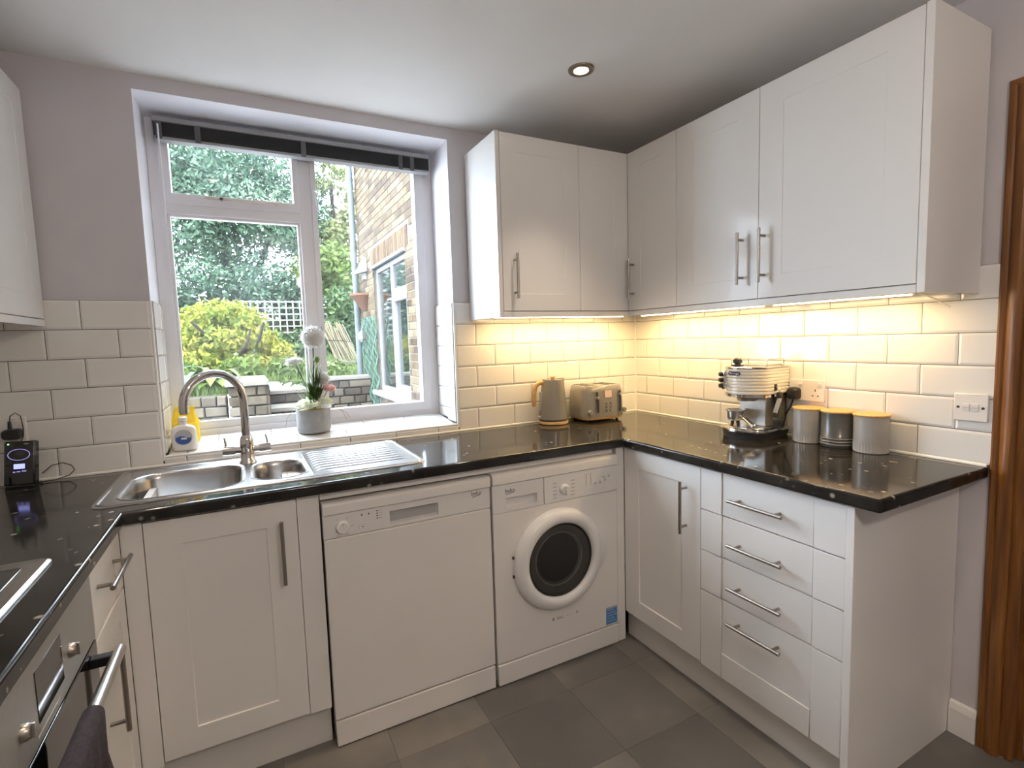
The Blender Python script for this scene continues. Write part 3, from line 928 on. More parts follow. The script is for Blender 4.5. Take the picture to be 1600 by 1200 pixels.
for cy in (-1.075, -1.315):
    m_ = MB()
    for (xa, xb, ya_, yb_) in ((-2.825, -2.475, cy - 0.118, cy - 0.110), (-2.825, -2.475, cy + 0.110, cy + 0.118), (-2.825, -2.817, cy - 0.11, cy + 0.11), (-2.483, -2.475, cy - 0.11, cy + 0.11),
                               (-2.64, -2.632, cy - 0.11, cy + 0.11), (-2.817, -2.483, cy - 0.004, cy + 0.004)):
        m_.box(xa, xb, ya_, yb_, hz0 + 0.026, hz0 + 0.036)
    for xx in (-2.821, -2.479):
        for yy in (cy - 0.114, cy + 0.114):
            m_.box(xx - 0.004, xx + 0.004, yy - 0.004, yy + 0.004, hz0 + 0.004, hz0 + 0.027)
    part('pan_support', m_, 'iron', t)

# --- right run
t = thing('door_cabinet', 'white shaker base cabinet beside the washing machine', 'cabinet', (-0.3, -0.8, 0.0))
part('body', MB().box(-0.562, -0.02, -1.006, -0.60, 0.13, 0.868), 'carcass', t)
dr = shaker(t, FR, 0.587, 1.0045, 0.131, ZD1, XR, 'satin_white')
bar_handle(dr, (-XR, -0.938, 0.605), (-XR, -0.938, 0.802), OUTR)
part('corner_post', MB().box(-0.6275, -0.5865, -0.586, -0.55, 0.0, 0.868), 'satin_white', t, bevel=0.001)
t = thing('drawer_cabinet', 'white base unit with four drawers at the end of the run', 'cabinet', (-0.3, -1.26, 0.0))
part('body', MB().box(-0.562, -0.02, -1.509, -1.008, 0.13, 0.868), 'carcass', t)
u0, u1 = 1.0075, 1.509
zs = [0.120, 0.4145, 0.4165, 0.5635, 0.5665, 0.7105, 0.7135, ZD1]
rec = XR - 0.0040
gr = XR - 0.0065
for k, (z0, z1, hz_) in enumerate(((0.717, ZD1, 0.785), (0.5665, 0.713, 0.630), (0.4165, 0.5625, 0.479), (0.124, 0.4125, 0.352))):
    if k < 3:
        mb = relief([u0, u0 + 0.089, u0 + 0.0912, u1 - 0.0912, u1 - 0.089, u1], [z0, z1], [[XR, gr, rec, gr, XR]], XR - 0.019, FR)
    else:
        mb = relief([u0, u0 + 0.089, u0 + 0.0912, u1 - 0.0912, u1 - 0.089, u1], [z0, z0 + 0.09, z1], [[XR, gr, XR, gr, XR], [XR, gr, rec, gr, XR]], XR - 0.019, FR)
    d_ = part('drawer', mb, 'satin_white', t, merge=True, bevel=0.0014)
    bar_handle(d_, (-rec, -1.143, hz_), (-rec, -1.338, hz_), OUTR)
part('end_panel', MB().box(-0.590, -0.003, -1.533, -1.511, 0.0, 0.869), 'satin_white', t, bevel=0.0012)
mb = MB().box(-0.548, -0.530, -1.510, -0.56, 0.0, 0.121)
tag(part('plinth_board', mb, 'plinth', None, bevel=0.001), 'white plinth board below the drawers', 'plinth')

# ================================================================== APPLIANCES
def rounded_lid(x0, x1, yfront, yback, z0, z1, r=0.012):
    pts = [(yback, z0), (yfront, z0)]
    for k in range(6):
        a_ = R(90 * k / 5)
        pts.append((yfront + r - r * math.cos(a_), z1 - r + r * math.sin(a_)))
    pts.append((yback, z1))
    return MB().loft([[(x0, y, z) for y, z in pts], [(x1, y, z) for y, z in pts]])

def dishwasher():
    t = thing('dishwasher', 'white freestanding dishwasher beside the washing machine', 'dishwasher', (-1.526, -0.3, 0.0))
    x0, x1 = -1.823, -1.229
    part('body', MB().box(x0 + 0.004, x1 - 0.004, -0.562, -0.03, 0.02, 0.806), 'enamel', t)
    part('lid', rounded_lid(x0, x1, -0.598, -0.03, 0.799, 0.838), 'enamel', t, smooth=40, bevel=0.002)
    w = 0.590
    mb = relief([x0, -1.607, -1.434, x1], [0.718, 0.731, 0.774, 0.797], [[w, w, w], [w, w - 0.018, w], [w, w, w]], 0.563, FB)
    cp = part('control_panel', mb, 'enamel2', t, merge=True, bevel=0.002)
    part('door', MB().box(x0 + 0.001, x1 - 0.001, -0.592, -0.563, 0.098, 0.7165), 'enamel', t, bevel=0.004, seg=3)
    part('kick_plate', MB().box(x0 + 0.003, x1 - 0.002, -0.592, -0.568, 0.004, 0.093), 'enamel', t, bevel=0.003)
    part('handle_scoop', MB().box(-1.604, -1.437, -0.5735, -0.572, 0.734, 0.772), 'plastic_grey', cp)
    kn = part('knob', MB().lathe([(0.0, 0.014), (0.018, 0.0135), (0.0205, 0.010), (0.0215, 0.0)], 26, (-1.763, -w, 0.751), (0, -1, 0)), 'enamel2', cp, smooth=40)
    part('pointer', MB().box(-1.7642, -1.7618, -w - 0.0146, -w - 0.0135, 0.757, 0.768), 'pale_ink', kn)
    for (bx, bz) in ((-1.700, 0.780), (-1.677, 0.780)):
        part('indicator', MB().box(bx - 0.0022, bx + 0.0022, -w - 0.0008, -w, bz - 0.0025, bz + 0.0025), 'ink', cp)
    b_ = part('button', MB().box(-1.710, -1.688, -w - 0.002, -w, 0.733, 0.748), 'enamel', cp, bevel=0.001)
    part('indicator', MB().box(-1.7015, -1.6965, -w - 0.0028, -w - 0.002, 0.739, 0.742), 'ink', b_)
    for k in range(4):
        z = 0.785 - k * 0.0085
        part('indicator', MB().box(-1.652, -1.647, -w - 0.0008, -w, z - 0.0016, z + 0.0016), 'ink', cp)
        part('print_mark', MB().box(-1.643, -1.634, -w - 0.0006, -w, z - 0.001, z + 0.001), 'pale_ink', cp)
    for k in range(5):
        a_ = R(-30 + 60 * k)
        cx, cz = -1.763 + 0.031 * math.sin(a_), 0.751 + 0.031 * math.cos(a_)
        part('print_mark', MB().box(cx - 0.004, cx + 0.004, -w - 0.0005, -w, cz - 0.0012, cz + 0.0012), 'pale_ink', cp)
    off = Vector((-1.526, -0.3, 0.0))
    text('logo', 'beko', 0.021, Vector((-1.285, -w - 0.0004, 0.783)) - off, ROT_B, 'ink', cp)
    mbl = MB(); mbl.add([(-1.303, -w - 0.0006, 0.7685), (-1.270, -w - 0.0006, 0.7745), (-1.270, -w - 0.0006, 0.7765), (-1.303, -w - 0.0006, 0.7705),
                         (-1.303, -w, 0.7685), (-1.270, -w, 0.7745), (-1.270, -w, 0.7765), (-1.303, -w, 0.7705)],
                        [(0, 1, 2, 3), (4, 7, 6, 5), (0, 4, 5, 1), (1, 5, 6, 2), (2, 6, 7, 3), (3, 7, 4, 0)])
    part('logo_stroke', mbl, 'ink', cp)
dishwasher()

def washing_machine():
    t = thing('washing_machine', 'white front-loading washing machine with round dark glass door', 'washing machine', (-0.926, -0.3, 0.0))
    x0, x1 = -1.223, -0.632
    part('body', MB().box(x0 + 0.004, x1 - 0.004, -0.566, -0.03, 0.015, 0.802), 'enamel', t)
    part('lid', rounded_lid(x0, x1, -0.602, -0.03, 0.801, 0.845, 0.018), 'enamel', t, smooth=40, bevel=0.003)
    w = 0.596
    mb = relief([x0, x1], [0.690, 0.800], [[w]], 0.566, FB)
    cp = part('control_panel', MB().box(-0.996, x1, -w, -0.566, 0.690, 0.799), 'enamel2', t, bevel=0.002)
    mb = relief([x0, -1.164, -1.029, -0.9985], [0.690, 0.706, 0.743, 0.799], [[w, w, w], [w, w - 0.022, w], [w, w, w]], 0.566, FB)
    dw = part('detergent_drawer', mb, 'enamel2', t, merge=True, bevel=0.002)
    part('front_panel', MB().box(x0 + 0.001, x1 - 0.001, -w + 0.002, -0.566, 0.092, 0.6885), 'enamel', t, bevel=0.004, seg=3)
    part('kick_plate', MB().box(x0 + 0.003, x1 - 0.003, -w, -0.57, 0.004, 0.088), 'enamel', t, bevel=0.003)
    # dial
    kn = part('knob', MB().lathe([(0.0, 0.018), (0.018, 0.0175), (0.021, 0.013), (0.0225, 0.0)], 26, (-0.903, -w, 0.737), (0, -1, 0)), 'enamel2', cp, smooth=40)
    part('grip', MB().box(-0.907, -0.899, -w - 0.026, -w - 0.015, 0.719, 0.755), 'enamel', kn, bevel=0.002)
    for k in range(10):
        sd = -1 if k < 5 else 1
        cx = -0.903 + sd * 0.043; cz = 0.767 - (k % 5) * 0.015
        part('print_mark', MB().box(cx - 0.009, cx + 0.009, -w - 0.0005, -w, cz - 0.0022, cz + 0.0022), 'pale_ink', cp)
    for cx in (-0.793, -0.770):
        for k in range(6):
            z = 0.779 - k * 0.0085
            part('indicator', MB().box(cx - 0.0022, cx + 0.0022, -w - 0.0008, -w, z - 0.0018, z + 0.0018), 'faint_ink', cp)
    for cx, cz in ((-0.747, 0.737), (-0.722, 0.737), (-0.703, 0.757), (-0.697, 0.744), (-0.676, 0.757)):
        part('button', MB().box(cx - 0.005, cx + 0.005, -w - 0.0015, -w, cz - 0.0045, cz + 0.0045), 'pale_ink', cp, bevel=0.0006)
    off = Vector((-0.926, -0.3, 0.0))
    text('logo', 'beko', 0.022, Vector((-1.148, -w - 0.0004, 0.772)) - off, ROT_B, 'ink', dw)
    mbl = MB(); mbl.add([(-1.166, -w - 0.0006, 0.7575), (-1.131, -w - 0.0006, 0.7635), (-1.131, -w - 0.0006, 0.7655), (-1.166, -w - 0.0006, 0.7595),
                         (-1.166, -w, 0.7575), (-1.131, -w, 0.7635), (-1.131, -w, 0.7655), (-1.166, -w, 0.7595)],
                        [(0, 1, 2, 3), (4, 7, 6, 5), (0, 4, 5, 1), (1, 5, 6, 2), (2, 6, 7, 3), (3, 7, 4, 0)])
    part('logo_stroke', mbl, 'ink', dw)
    # porthole
    c = (-0.937, -w, 0.458)
    prof = [(0.1495, 0.004), (0.150, 0.026), (0.160, 0.036), (0.178, 0.037), (0.196, 0.030), (0.205, 0.016), (0.207, -0.001)]
    rg = part('porthole_ring', MB().lathe(prof, 64, c, (0, -1, 0)), 'enamel2', t, smooth=50)
    part('porthole_seal', MB().lathe([(0.140, 0.0006), (0.140, 0.010), (0.149, 0.022), (0.1505, 0.0006)], 48, c, (0, -1, 0), True), 'soft_black', rg, smooth=50)
    M['porthole_glass'] = pm('porthole_glass', (0.035, 0.034, 0.032), 0.04, coat=0.5)
    part('porthole_glass', MB().lathe([(0.0, 0.011), (0.03, 0.0112), (0.06, 0.012), (0.09, 0.0135), (0.115, 0.0155), (0.130, 0.017), (0.142, 0.017), (0.145, 0.002)], 48, c, (0, -1, 0)), 'porthole_glass', rg, smooth=60)
    M['drum_hint'] = pm('drum_rim_grey', (0.09, 0.088, 0.082), 0.3)
    part('drum_rim', MB().lathe([(0.105, 0.0142), (0.108, 0.0162), (0.111, 0.0162), (0.108, 0.0140)], 48, (c[0] - 0.006, c[1], c[2] + 0.004), (0, -1, 0), True), 'drum_hint', rg, smooth=50)
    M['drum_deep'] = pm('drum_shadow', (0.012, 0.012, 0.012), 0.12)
    part('drum_shade_disc', MB().lathe([(0.0, 0.0135), (0.05, 0.0138), (0.085, 0.0148), (0.098, 0.0152), (0.099, 0.013)], 40, (c[0] - 0.010, c[1], c[2] + 0.010), (0, -1, 0)), 'drum_deep', rg, smooth=60)  # dark disc on the glass paints the shade inside the drum
    # grip at the right of the ring
    pts = []
    mbh = MB()
    lo_ = []
    for k in range(9):
        a_ = R(-24 + 48 * k / 8)
        wd = 0.026 * math.cos(R(-90 + 180 * k / 8)) ** 0.5 + 0.004 if 0 < k < 8 else 0.004
        r0_, r1_ = 0.183, 0.200 + wd
        lo_.append([(c[0] + r0_ * math.cos(a_), -w - 0.030, c[2] + r0_ * math.sin(a_)), (c[0] + r1_ * math.cos(a_), -w - 0.022, c[2] + r1_ * math.sin(a_)),
                    (c[0] + r1_ * math.cos(a_), -w - 0.002, c[2] + r1_ * math.sin(a_)), (c[0] + r0_ * math.cos(a_), -w - 0.002, c[2] + r0_ * math.sin(a_))])
    mbh.loft(lo_)
    part('door_grip', mbh, 'enamel2', rg, bevel=0.003, seg=2)
    for z in (0.505, 0.43):
        part('hinge_mark', MB().box(-1.147, -1.141, -w - 0.006, -w + 0.001, z - 0.005, z + 0.005), 'ink', rg)
    # energy sticker and worn lettering
    st = part('energy_sticker', MB().box(-0.699, -0.640, -w + 0.0012, -w + 0.002, 0.100, 0.176), 'sticker_blue', t, label='small blue energy sticker')
    for k in range(5):
        part('print_mark', MB().box(-0.694, -0.655 + 0.007 * (k % 3), -w + 0.0008, -w + 0.0012, 0.160 - k * 0.012, 0.163 - k * 0.012), 'label_grey', st)
    part('sticker_band', MB().box(-0.698, -0.641, -w + 0.0008, -w + 0.0012, 0.168, 0.176), 'label_grey', st)
    for body, sz, px, mt in (('A', 0.020, -0.967, 'ink'), ('/lass', 0.019, -0.936, 'faint_ink'), ('w', 0.014, -0.897, 'pale_ink'), ('r', 0.014, -0.878, 'pale_ink'), ('B', 0.019, -0.850, 'faint_ink')):
        text('worn_lettering', body, sz, Vector((px, -w + 0.0016, 0.203)) - off, ROT_B, mt, t)
washing_machine()

# ================================================================== WALL UNITS
CZ0, CZ1 = 1.467, 2.205
CF = 0.335
PZ = 1.441
G = 'gloss_white'
t = thing('wall_cabinet', 'glossy white wall cabinet beside the window with one door', 'cabinet', (-0.82, -0.16, CZ0))
part('body', MB().box(-1.016, -0.617, -CF + 0.0192, -0.012, CZ0 - 0.005, CZ1), 'carcass', t)
part('end_panel', MB().box(-1.036, -1.0175, -CF, -0.011, PZ, CZ1 + 0.003), G, t, bevel=0.0012)
d_ = shaker(t, FB, -1.0155, -0.6185, CZ0, CZ1, CF, G, frame=0.085, rec=0.0018)
bar_handle(d_, (-0.961, -CF, 1.518), (-0.961, -CF, 1.708), OUTB)
t = thing('corner_wall_cabinet', 'glossy white corner wall cabinet with two folded doors', 'cabinet', (-0.3, -0.3, CZ0))
mb = relief([-0.615, -CF + 0.0192, -0.012], [-0.645, -CF + 0.0192, -0.012], [[None, CZ1], [CZ1, CZ1]], CZ0 - 0.005, lambda u, v, w: (u, v, w))
part('body', mb, 'carcass', t, merge=True)
shaker(t, FB, -0.6165, -0.3357, CZ0, CZ1, CF, G, frame=0.085, rec=0.0018)
d_ = shaker(t, FR, 0.3357, 0.6455, CZ0, CZ1, CF, G, frame=0.085, rec=0.0018)
bar_handle(d_, (-CF, -0.374, 1.520), (-CF, -0.374, 1.708), OUTR)
t = thing('double_wall_cabinet', 'glossy white wall cabinet with two doors nearest the pine doorway', 'cabinet', (-0.17, -1.1, CZ0))
part('body', MB().box(-CF + 0.0192, -0.012, -1.539, -0.647, CZ0 - 0.005, CZ1), 'carcass', t)
d_ = shaker(t, FR, 0.6475, 1.0400, CZ0, CZ1, CF, G, frame=0.090, rec=0.0018)
bar_handle(d_, (-CF, -0.977, 1.522), (-CF, -0.977, 1.712), OUTR)
d_ = shaker(t, FR, 1.0425, 1.5385, CZ0, CZ1, CF, G, frame=0.090, rec=0.0018)
bar_handle(d_, (-CF, -1.067, 1.522), (-CF, -1.067, 1.712), OUTR)
part('end_panel', MB().box(-CF, -0.011, -1.561, -1.540, PZ, CZ1 + 0.003), G, t, bevel=0.0012)
# light pelmet under the cabinets, one L
mb = relief([-1.017, -CF + 0.0005, -CF + 0.0185], [-1.539, -CF + 0.0005, -CF + 0.0185], [[None, CZ0 - 0.003], [CZ0 - 0.003, CZ0 - 0.003]], PZ, lambda u, v, w: (u, v, w))
tag(part('light_pelmet', mb, G, None, merge=True, bevel=0.001), 'white pelmet strip hiding the lights under the wall cabinets', 'pelmet')

t = thing('wall_cabinet', 'glossy white wall cabinet cut off by the photo edge above the charger', 'cabinet', (-2.77, -0.6, CZ0))
part('body', MB().box(XW + 0.012, -2.622, -0.60, -0.012, CZ0, CZ1), 'carcass', t)
d_ = shaker(t, FL, 0.013, 0.598, 1.462, CZ1, -2.600, G, frame=0.085, rec=0.0018)
bar_handle(d_, (-2.6, -0.54, 1.52), (-2.6, -0.54, 1.71), OUTL)
mb = MB().box(-2.618, -2.600, -0.60, -0.012, 1.436, 1.459)
part('pelmet', mb, G, t, bevel=0.001)

# ------------------------------------------------------------------ under-cabinet strip lights
def strip(label, p0, p1, horizontal):
    p0 = Vector(p0); p1 = Vector(p1)
    L = (p1 - p0).length
    c = (p0 + p1) / 2
    t = thing('strip_light', label, 'light', c, 0, 'lights under the wall cabinets')
    if horizontal:
        part('housing', MB().box(p0.x, p1.x, c.y - 0.014, c.y + 0.014, CZ0 - 0.017, CZ0 - 0.005), 'white_plain', t, bevel=0.001)
        part('diffuser', MB().box(p0.x + 0.006, p1.x - 0.006, c.y - 0.010, c.y + 0.010, CZ0 - 0.021, CZ0 - 0.017), 'strip_lens', t)
    else:
        part('housing', MB().box(c.x - 0.014, c.x + 0.014, p0.y, p1.y, CZ0 - 0.017, CZ0 - 0.005), 'white_plain', t, bevel=0.001)
        part('diffuser', MB().box(c.x - 0.010, c.x + 0.010, min(p0.y, p1.y) + 0.006, max(p0.y, p1.y) - 0.006, CZ0 - 0.021, CZ0 - 0.017), 'strip_lens', t)
    ld = bpy.data.lights.new('strip_glow', 'AREA')
    ld.shape = 'RECTANGLE'; ld.size = L - 0.02 if horizontal else 0.016; ld.size_y = 0.016 if horizontal else L - 0.02
    ld.energy = STRIP_W_PER_M * L
    ld.color = (1.0, 0.67, 0.29)
    lo = bpy.data.objects.new('strip_glow', ld); COL.objects.link(lo); lo.parent = t
    lo.location = (0, 0, CZ0 - 0.023 - c.z)
strip('slim strip light under the cabinet nearest the window', (-0.97, -0.13, CZ0 - 0.008), (-0.20, -0.13, CZ0 - 0.008), True)
strip('slim strip light above the coffee machine', (-0.13, -0.20, CZ0 - 0.008), (-0.13, -0.92, CZ0 - 0.008), False)
strip('slim strip light above the canisters', (-0.13, -0.96, CZ0 - 0.008), (-0.13, -1.44, CZ0 - 0.008), False)
mb = MB().tube([(-0.10, -1.43, CZ0 - 0.006), (-0.105, -1.465, 1.443), (-0.115, -1.50, 1.424), (-0.13, -1.537, 1.402)], 0.0026, 6)
tag(part('light_cable', mb, 'white_plain', None, smooth=50), 'loose white cable end poking out under the wall cabinet', 'cable')

# ------------------------------------------------------------------ recessed downlights
def downlight(x, y, label, group='recessed ceiling downlights'):
    t = thing('downlight', label, 'light', (x, y, CEIL), 0, group)
    part('bezel', MB().lathe([(0.027, -0.001), (0.028, -0.006), (0.038, -0.009), (0.047, -0.005), (0.048, 0.0)], 36, (x, y, CEIL)), 'bezel', t, smooth=50)
    part('lens', MB().lathe([(0.0, -0.003), (0.026, -0.003), (0.0265, -0.0015), (0.0265, -0.0005), (0.0, -0.0005)], 28, (x, y, CEIL)), 'lens', t, smooth=50)
    ld = bpy.data.lights.new('downlight_beam', 'SPOT')
    ld.energy = DOWNLIGHT_W * 4
    ld.spot_size = R(78); ld.spot_blend = 1.0; ld.shadow_soft_size = 0.03
    ld.color = (1.0, 0.80, 0.60)
    lo = bpy.data.objects.new('downlight_beam', ld); COL.objects.link(lo); lo.parent = t
    lo.location = (0, 0, -0.02)
downlight(-0.844, -0.681, 'lit recessed downlight in the ceiling above the washing machine')
for x, y, s in ((-2.10, -0.681, 'above the sink'), (-0.844, -1.80, 'in front of the drawers'), (-2.10, -1.80, 'in the middle of the room'),
                (-0.844, -2.95, 'near the doorway'), (-2.10, -2.95, 'near the wall opposite the window')):  # five downlights added out of view to help light the room
    downlight(x, y, 'unseen ceiling downlight added as fill light ' + s)

# small unseen pendant bulb added to fill the room from the rear
CLX, CLY, CLZ = -1.43, -2.75, 2.10
t = thing('fill_pendant', 'small unseen globe pendant added as fill light in the rear half of the kitchen', 'light', (CLX, CLY, CEIL))
part('ceiling_rose', MB().lathe([(0.0, -0.022), (0.03, -0.020), (0.045, -0.008), (0.046, 0.0)], 28, (CLX, CLY, CEIL)), 'white_plain', t, smooth=40)
part('cord', MB().cyl((CLX, CLY, CEIL - 0.02), (CLX, CLY, CLZ + 0.08), 0.003, n=8), 'white_plain', t)
part('lamp_holder', MB().lathe([(0.0, 0.085), (0.014, 0.083), (0.018, 0.05), (0.018, 0.044)], 20, (CLX, CLY, CLZ)), 'white_plain', t, smooth=40)
part('globe', MB().sphere((CLX, CLY, CLZ), 0.045, 20, 14), 'fill_globe_glow', t, smooth=80)
ld = bpy.data.lights.new('fill_pendant_glow', 'POINT')
ld.energy = FILL_PENDANT_W; ld.shadow_soft_size = 0.06; ld.color = (1.0, 0.88, 0.765)
lo = bpy.data.objects.new('fill_pendant_glow', ld); COL.objects.link(lo); lo.parent = t; lo.location = (0, 0, CLZ - CEIL - 0.12)

# ================================================================== SWITCHES AND SOCKETS
def plate(t, F, u0, u1, v0, v1, w, d=0.009):
    return part('plate', relief([u0, u1], [v0, v1], [[w + d]], w, F), 'switch_white', t, bevel=0.003, seg=3, merge=True)
W0 = 0.0092
t = thing('light_switch', 'white double light switch on the tiles near the doorway', 'switch', (-W0, -1.556, 1.09))
plate(t, FR, 1.513, 1.599, 1.047, 1.133, W0)
for y in (1.545, 1.567):
    o = part('rocker', relief([y - 0.009, y + 0.009], [1.078, 1.090, 1.102], [[W0 + 0.0105], [W0 + 0.013]], W0 + 0.008, FR), 'switch_white', t, bevel=0.001, merge=True)
for y in (1.525, 1.587):
    part('screw', MB().cyl((-W0 - 0.008, -y, 1.090), (-W0 - 0.0098, -y, 1.090), 0.0042, n=10), 'soft_black', t)
t = thing('wall_socket', 'white double wall socket behind the coffee machine', 'socket', (-W0, -1.03, 1.105))
plate(t, FR, 0.957, 1.103, 1.062, 1.148, W0)
for y in (0.993, 1.067):
    part('rocker', relief([y + 0.010, y + 0.024], [1.116, 1.127, 1.138], [[W0 + 0.0105], [W0 + 0.013]], W0 + 0.008, FR), 'switch_white', t, bevel=0.001, merge=True)
for dy, dz, w_, h_ in ((0, 0.014, 0.004, 0.008), (-0.011, -0.008, 0.007, 0.004), (0.011, -0.008, 0.007, 0.004)):
    y = 1.067 + dy; z = 1.093 + dz
    part('pin_slot', relief([y - w_ / 2, y + w_ / 2], [z - h_ / 2, z + h_ / 2], [[W0 + 0.0094]], W0 + 0.008, FR), 'black', t)
t = thing('plug', 'black mains plug with cable in the socket behind the coffee machine', 'plug', (-W0 - 0.01, -0.985, 1.09))
pts = []
loops = []
for w_, s_ in ((W0 + 0.009, 1.0), (W0 + 0.022, 1.0), (W0 + 0.036, 0.88), (W0 + 0.042, 0.6)):
    loops.append([FR(p[0], p[1], w_) for p in rrect(0.048 * s_, 0.050 * s_, 0.014 * s_, 4, 0.985, 1.090)])
part('body', MB().loft(loops), 'black', t, smooth=50, merge=True)
part('cable', MB().tube([(-0.030, -0.985, 1.070), (-0.034, -0.975, 1.035), (-0.035, -0.955, 1.00), (-0.030, -0.945, 0.96), (-0.022, -0.94, 0.925)], 0.0035, 8), 'black', t, smooth=50)
t = thing('wall_socket', 'white wall socket above the black charger', 'socket', (-2.71, -W0, 1.09))
plate(t, FB, -2.822, -2.676, 1.050, 1.136, W0)
for x in (-2.785, -2.712):
    part('rocker', relief([x + 0.010, x + 0.024], [1.104, 1.115, 1.126], [[W0 + 0.0105], [W0 + 0.013]], W0 + 0.008, FB), 'switch_white', t, bevel=0.001, merge=True)
t = thing('power_adapter', 'black phone charger adapter in the socket with a thin cable', 'adapter', (-2.712, -0.03, 1.085))
loops = []
for w_, s_ in ((W0 + 0.0092, 0.92), (W0 + 0.014, 1.0), (W0 + 0.040, 1.0), (W0 + 0.046, 0.85)):
    loops.append([FB(p[0], p[1], w_) for p in rrect(0.050 * s_, 0.034 * s_, 0.012 * s_, 4, -2.708, 1.082)])
part('body', MB().loft(loops), 'black', t, smooth=50, merge=True)
part('connector', MB().cyl((-2.712, -0.035, 1.098), (-2.712, -0.035, 1.125), 0.0065, 0.0045, n=10), 'black', t, smooth=40)
part('cable', MB().tube([(-2.712, -0.035, 1.120), (-2.709, -0.034, 1.142), (-2.696, -0.032, 1.152), (-2.684, -0.031, 1.140), (-2.680, -0.031, 1.10), (-2.682, -0.034, 1.07), (-2.688, -0.04, 1.05)], 0.0016, 6), 'black', t, smooth=50)

# black charger on the worktop
t = thing('charging_dock', 'black charging dock with lit blue screen in the corner', 'charger', (-2.685, -0.085, HT), R(-14))
tilt = Matrix.Rotation(R(-9), 4, 'X')
def tl(mb): return mb.xf(Matrix.Translation((0, 0.0, 0.001)) @ tilt)
part('base', MB().box(-0.040, 0.040, -0.014, 0.040, 0.0, 0.010), 'black', t, bevel=0.004, local=True)
b_ = part('body', tl(MB().box(-0.043, 0.043, -0.012, 0.014, 0.006, 0.150)), 'black_gloss', t, bevel=0.005, local=True)
part('screen', tl(MB().box(-0.014, 0.016, -0.0132, -0.0118, 0.060, 0.076)), 'screen', b_, local=True)
rg = []
for k in range(33):
    a_ = 2 * PI * k / 32
    rg.append((0.030 * math.cos(a_), -0.0128, 0.106 + 0.018 * math.sin(a_)))
part('light_ring', tl(MB().tube(rg, 0.0011, 6, False)), 'ring_glow', b_, local=True, smooth=60)
part('indicator', tl(MB().box(-0.031, -0.027, -0.0132, -0.0118, 0.139, 0.143)), 'led_green', b_, local=True)
part('indicator', tl(MB().box(0.014, 0.026, -0.0132, -0.0118, 0.139, 0.142)), 'plastic_grey', b_, local=True)
for k, (xa, xb) in enumerate(((-0.016, -0.010), (-0.006, 0.004), (0.008, 0.020))):
    part('lit_mark', tl(MB().box(xa, xb, -0.0132, -0.0118, 0.048 + 0.001 * k, 0.052 + 0.001 * k)), 'ring_glow', b_, local=True)
mb = MB().tube([(-2.637, -0.060, 0.945), (-2.615, -0.040, 0.965), (-2.590, -0.028, 0.968), (-2.568, -0.024, 0.955), (-2.560, -0.025, 0.938), (-2.575, -0.03, 0.922), (-2.61, -0.045, 0.9145), (-2.645, -0.06, 0.914)], 0.0017, 6)
tag(part('charging_cable', mb, 'black', None, smooth=60), 'thin black charging cable looped against the tiles', 'cable')
mb = MB().tube([(-2.735, -0.11, 0.95), (-2.76, -0.14, 0.93), (-2.80, -0.17, 0.916), (-2.86, -0.20, 0.915)], 0.0035, 6)
tag(part('power_cable', mb, 'black', None, smooth=60), 'thick black power cable behind the charging dock', 'cable')

# ================================================================== THINGS ON THE WORKTOP
def kettle():
    t = thing('electric_kettle', 'grey cone-shaped kettle with a light wood handle', 'kettle', (-0.628, -0.092, HT), R(-6))
    part('power_base', MB().lathe([(0.070, 0.0), (0.075, 0.003), (0.076, 0.012), (0.074, 0.017), (0.0, 0.018)], 40), 'wood_light', t, smooth=40, local=True)
    part('base_ring', MB().lathe([(0.068, 0.018), (0.069, 0.024), (0.0, 0.024)], 40), 'soft_black', t, smooth=40, local=True)
    prof = [(0.071, 0.024), (0.0745, 0.028), (0.074, 0.040), (0.068, 0.10), (0.0615, 0.16), (0.056, 0.215), (0.0545, 0.226), (0.0525, 0.226), (0.052, 0.220)]
    mb = MB().lathe(prof, 48)
    for i, v in enumerate(mb.v):            # pour lip on the side away from the handle
        if v.z > 0.20:
            a_ = math.atan2(v.y, v.x)
            q = max(0, math.cos(a_)) ** 10
            v.x += q * 0.010 * (v.z - 0.20) / 0.026
            v.z += q * 0.004
    part('body', mb, 'grey_body', t, smooth=40, local=True)
    ld = part('lid', MB().lathe([(0.0525, 0.219), (0.050, 0.224), (0.0, 0.226)], 40), 'grey_body', t, smooth=40, local=True)
    part('knob', MB().lathe([(0.0, 0.224), (0.009, 0.225), (0.010, 0.232), (0.015, 0.239), (0.015, 0.241), (0.0, 0.242)], 20), 'wood_light', ld, smooth=40, local=True)
    pts = [(-0.050, 0, 0.208), (-0.064, 0, 0.213), (-0.080, 0, 0.210), (-0.094, 0, 0.199), (-0.102, 0, 0.182), (-0.105, 0, 0.160), (-0.106, 0, 0.130), (-0.107, 0, 0.105), (-0.107, 0, 0.094)]
    loops = []
    pv = [Vector(p) for p in pts]
    for i, p in enumerate(pv):
        d = (pv[min(i + 1, len(pv) - 1)] - pv[max(i - 1, 0)]).normalized()
        n_ = Vector((-d.z, 0, d.x))
        hw = 0.0095 if 0 < i < len(pv) - 1 else 0.007
        th = 0.0125 if i < len(pv) - 1 else 0.008
        loops.append([p + n_ * (th * math.sin(2 * PI * k / 12)) + Vector((0, 1, 0)) * (hw * math.cos(2 * PI * k / 12)) for k in range(12)])
    part('handle', MB().loft(loops), 'wood_light', t, smooth=60, local=True, label='curved light wood handle')
    part('gauge', MB().box(-0.0755, -0.058, -0.006, 0.006, 0.07, 0.165).xf(Matrix.Translation((0, 0, 0))), 'plastic_grey', t, bevel=0.002, local=True)
    part('switch', MB().box(-0.086, -0.070, -0.008, 0.008, 0.038, 0.044), 'white_plain', t, bevel=0.001, local=True)
kettle()

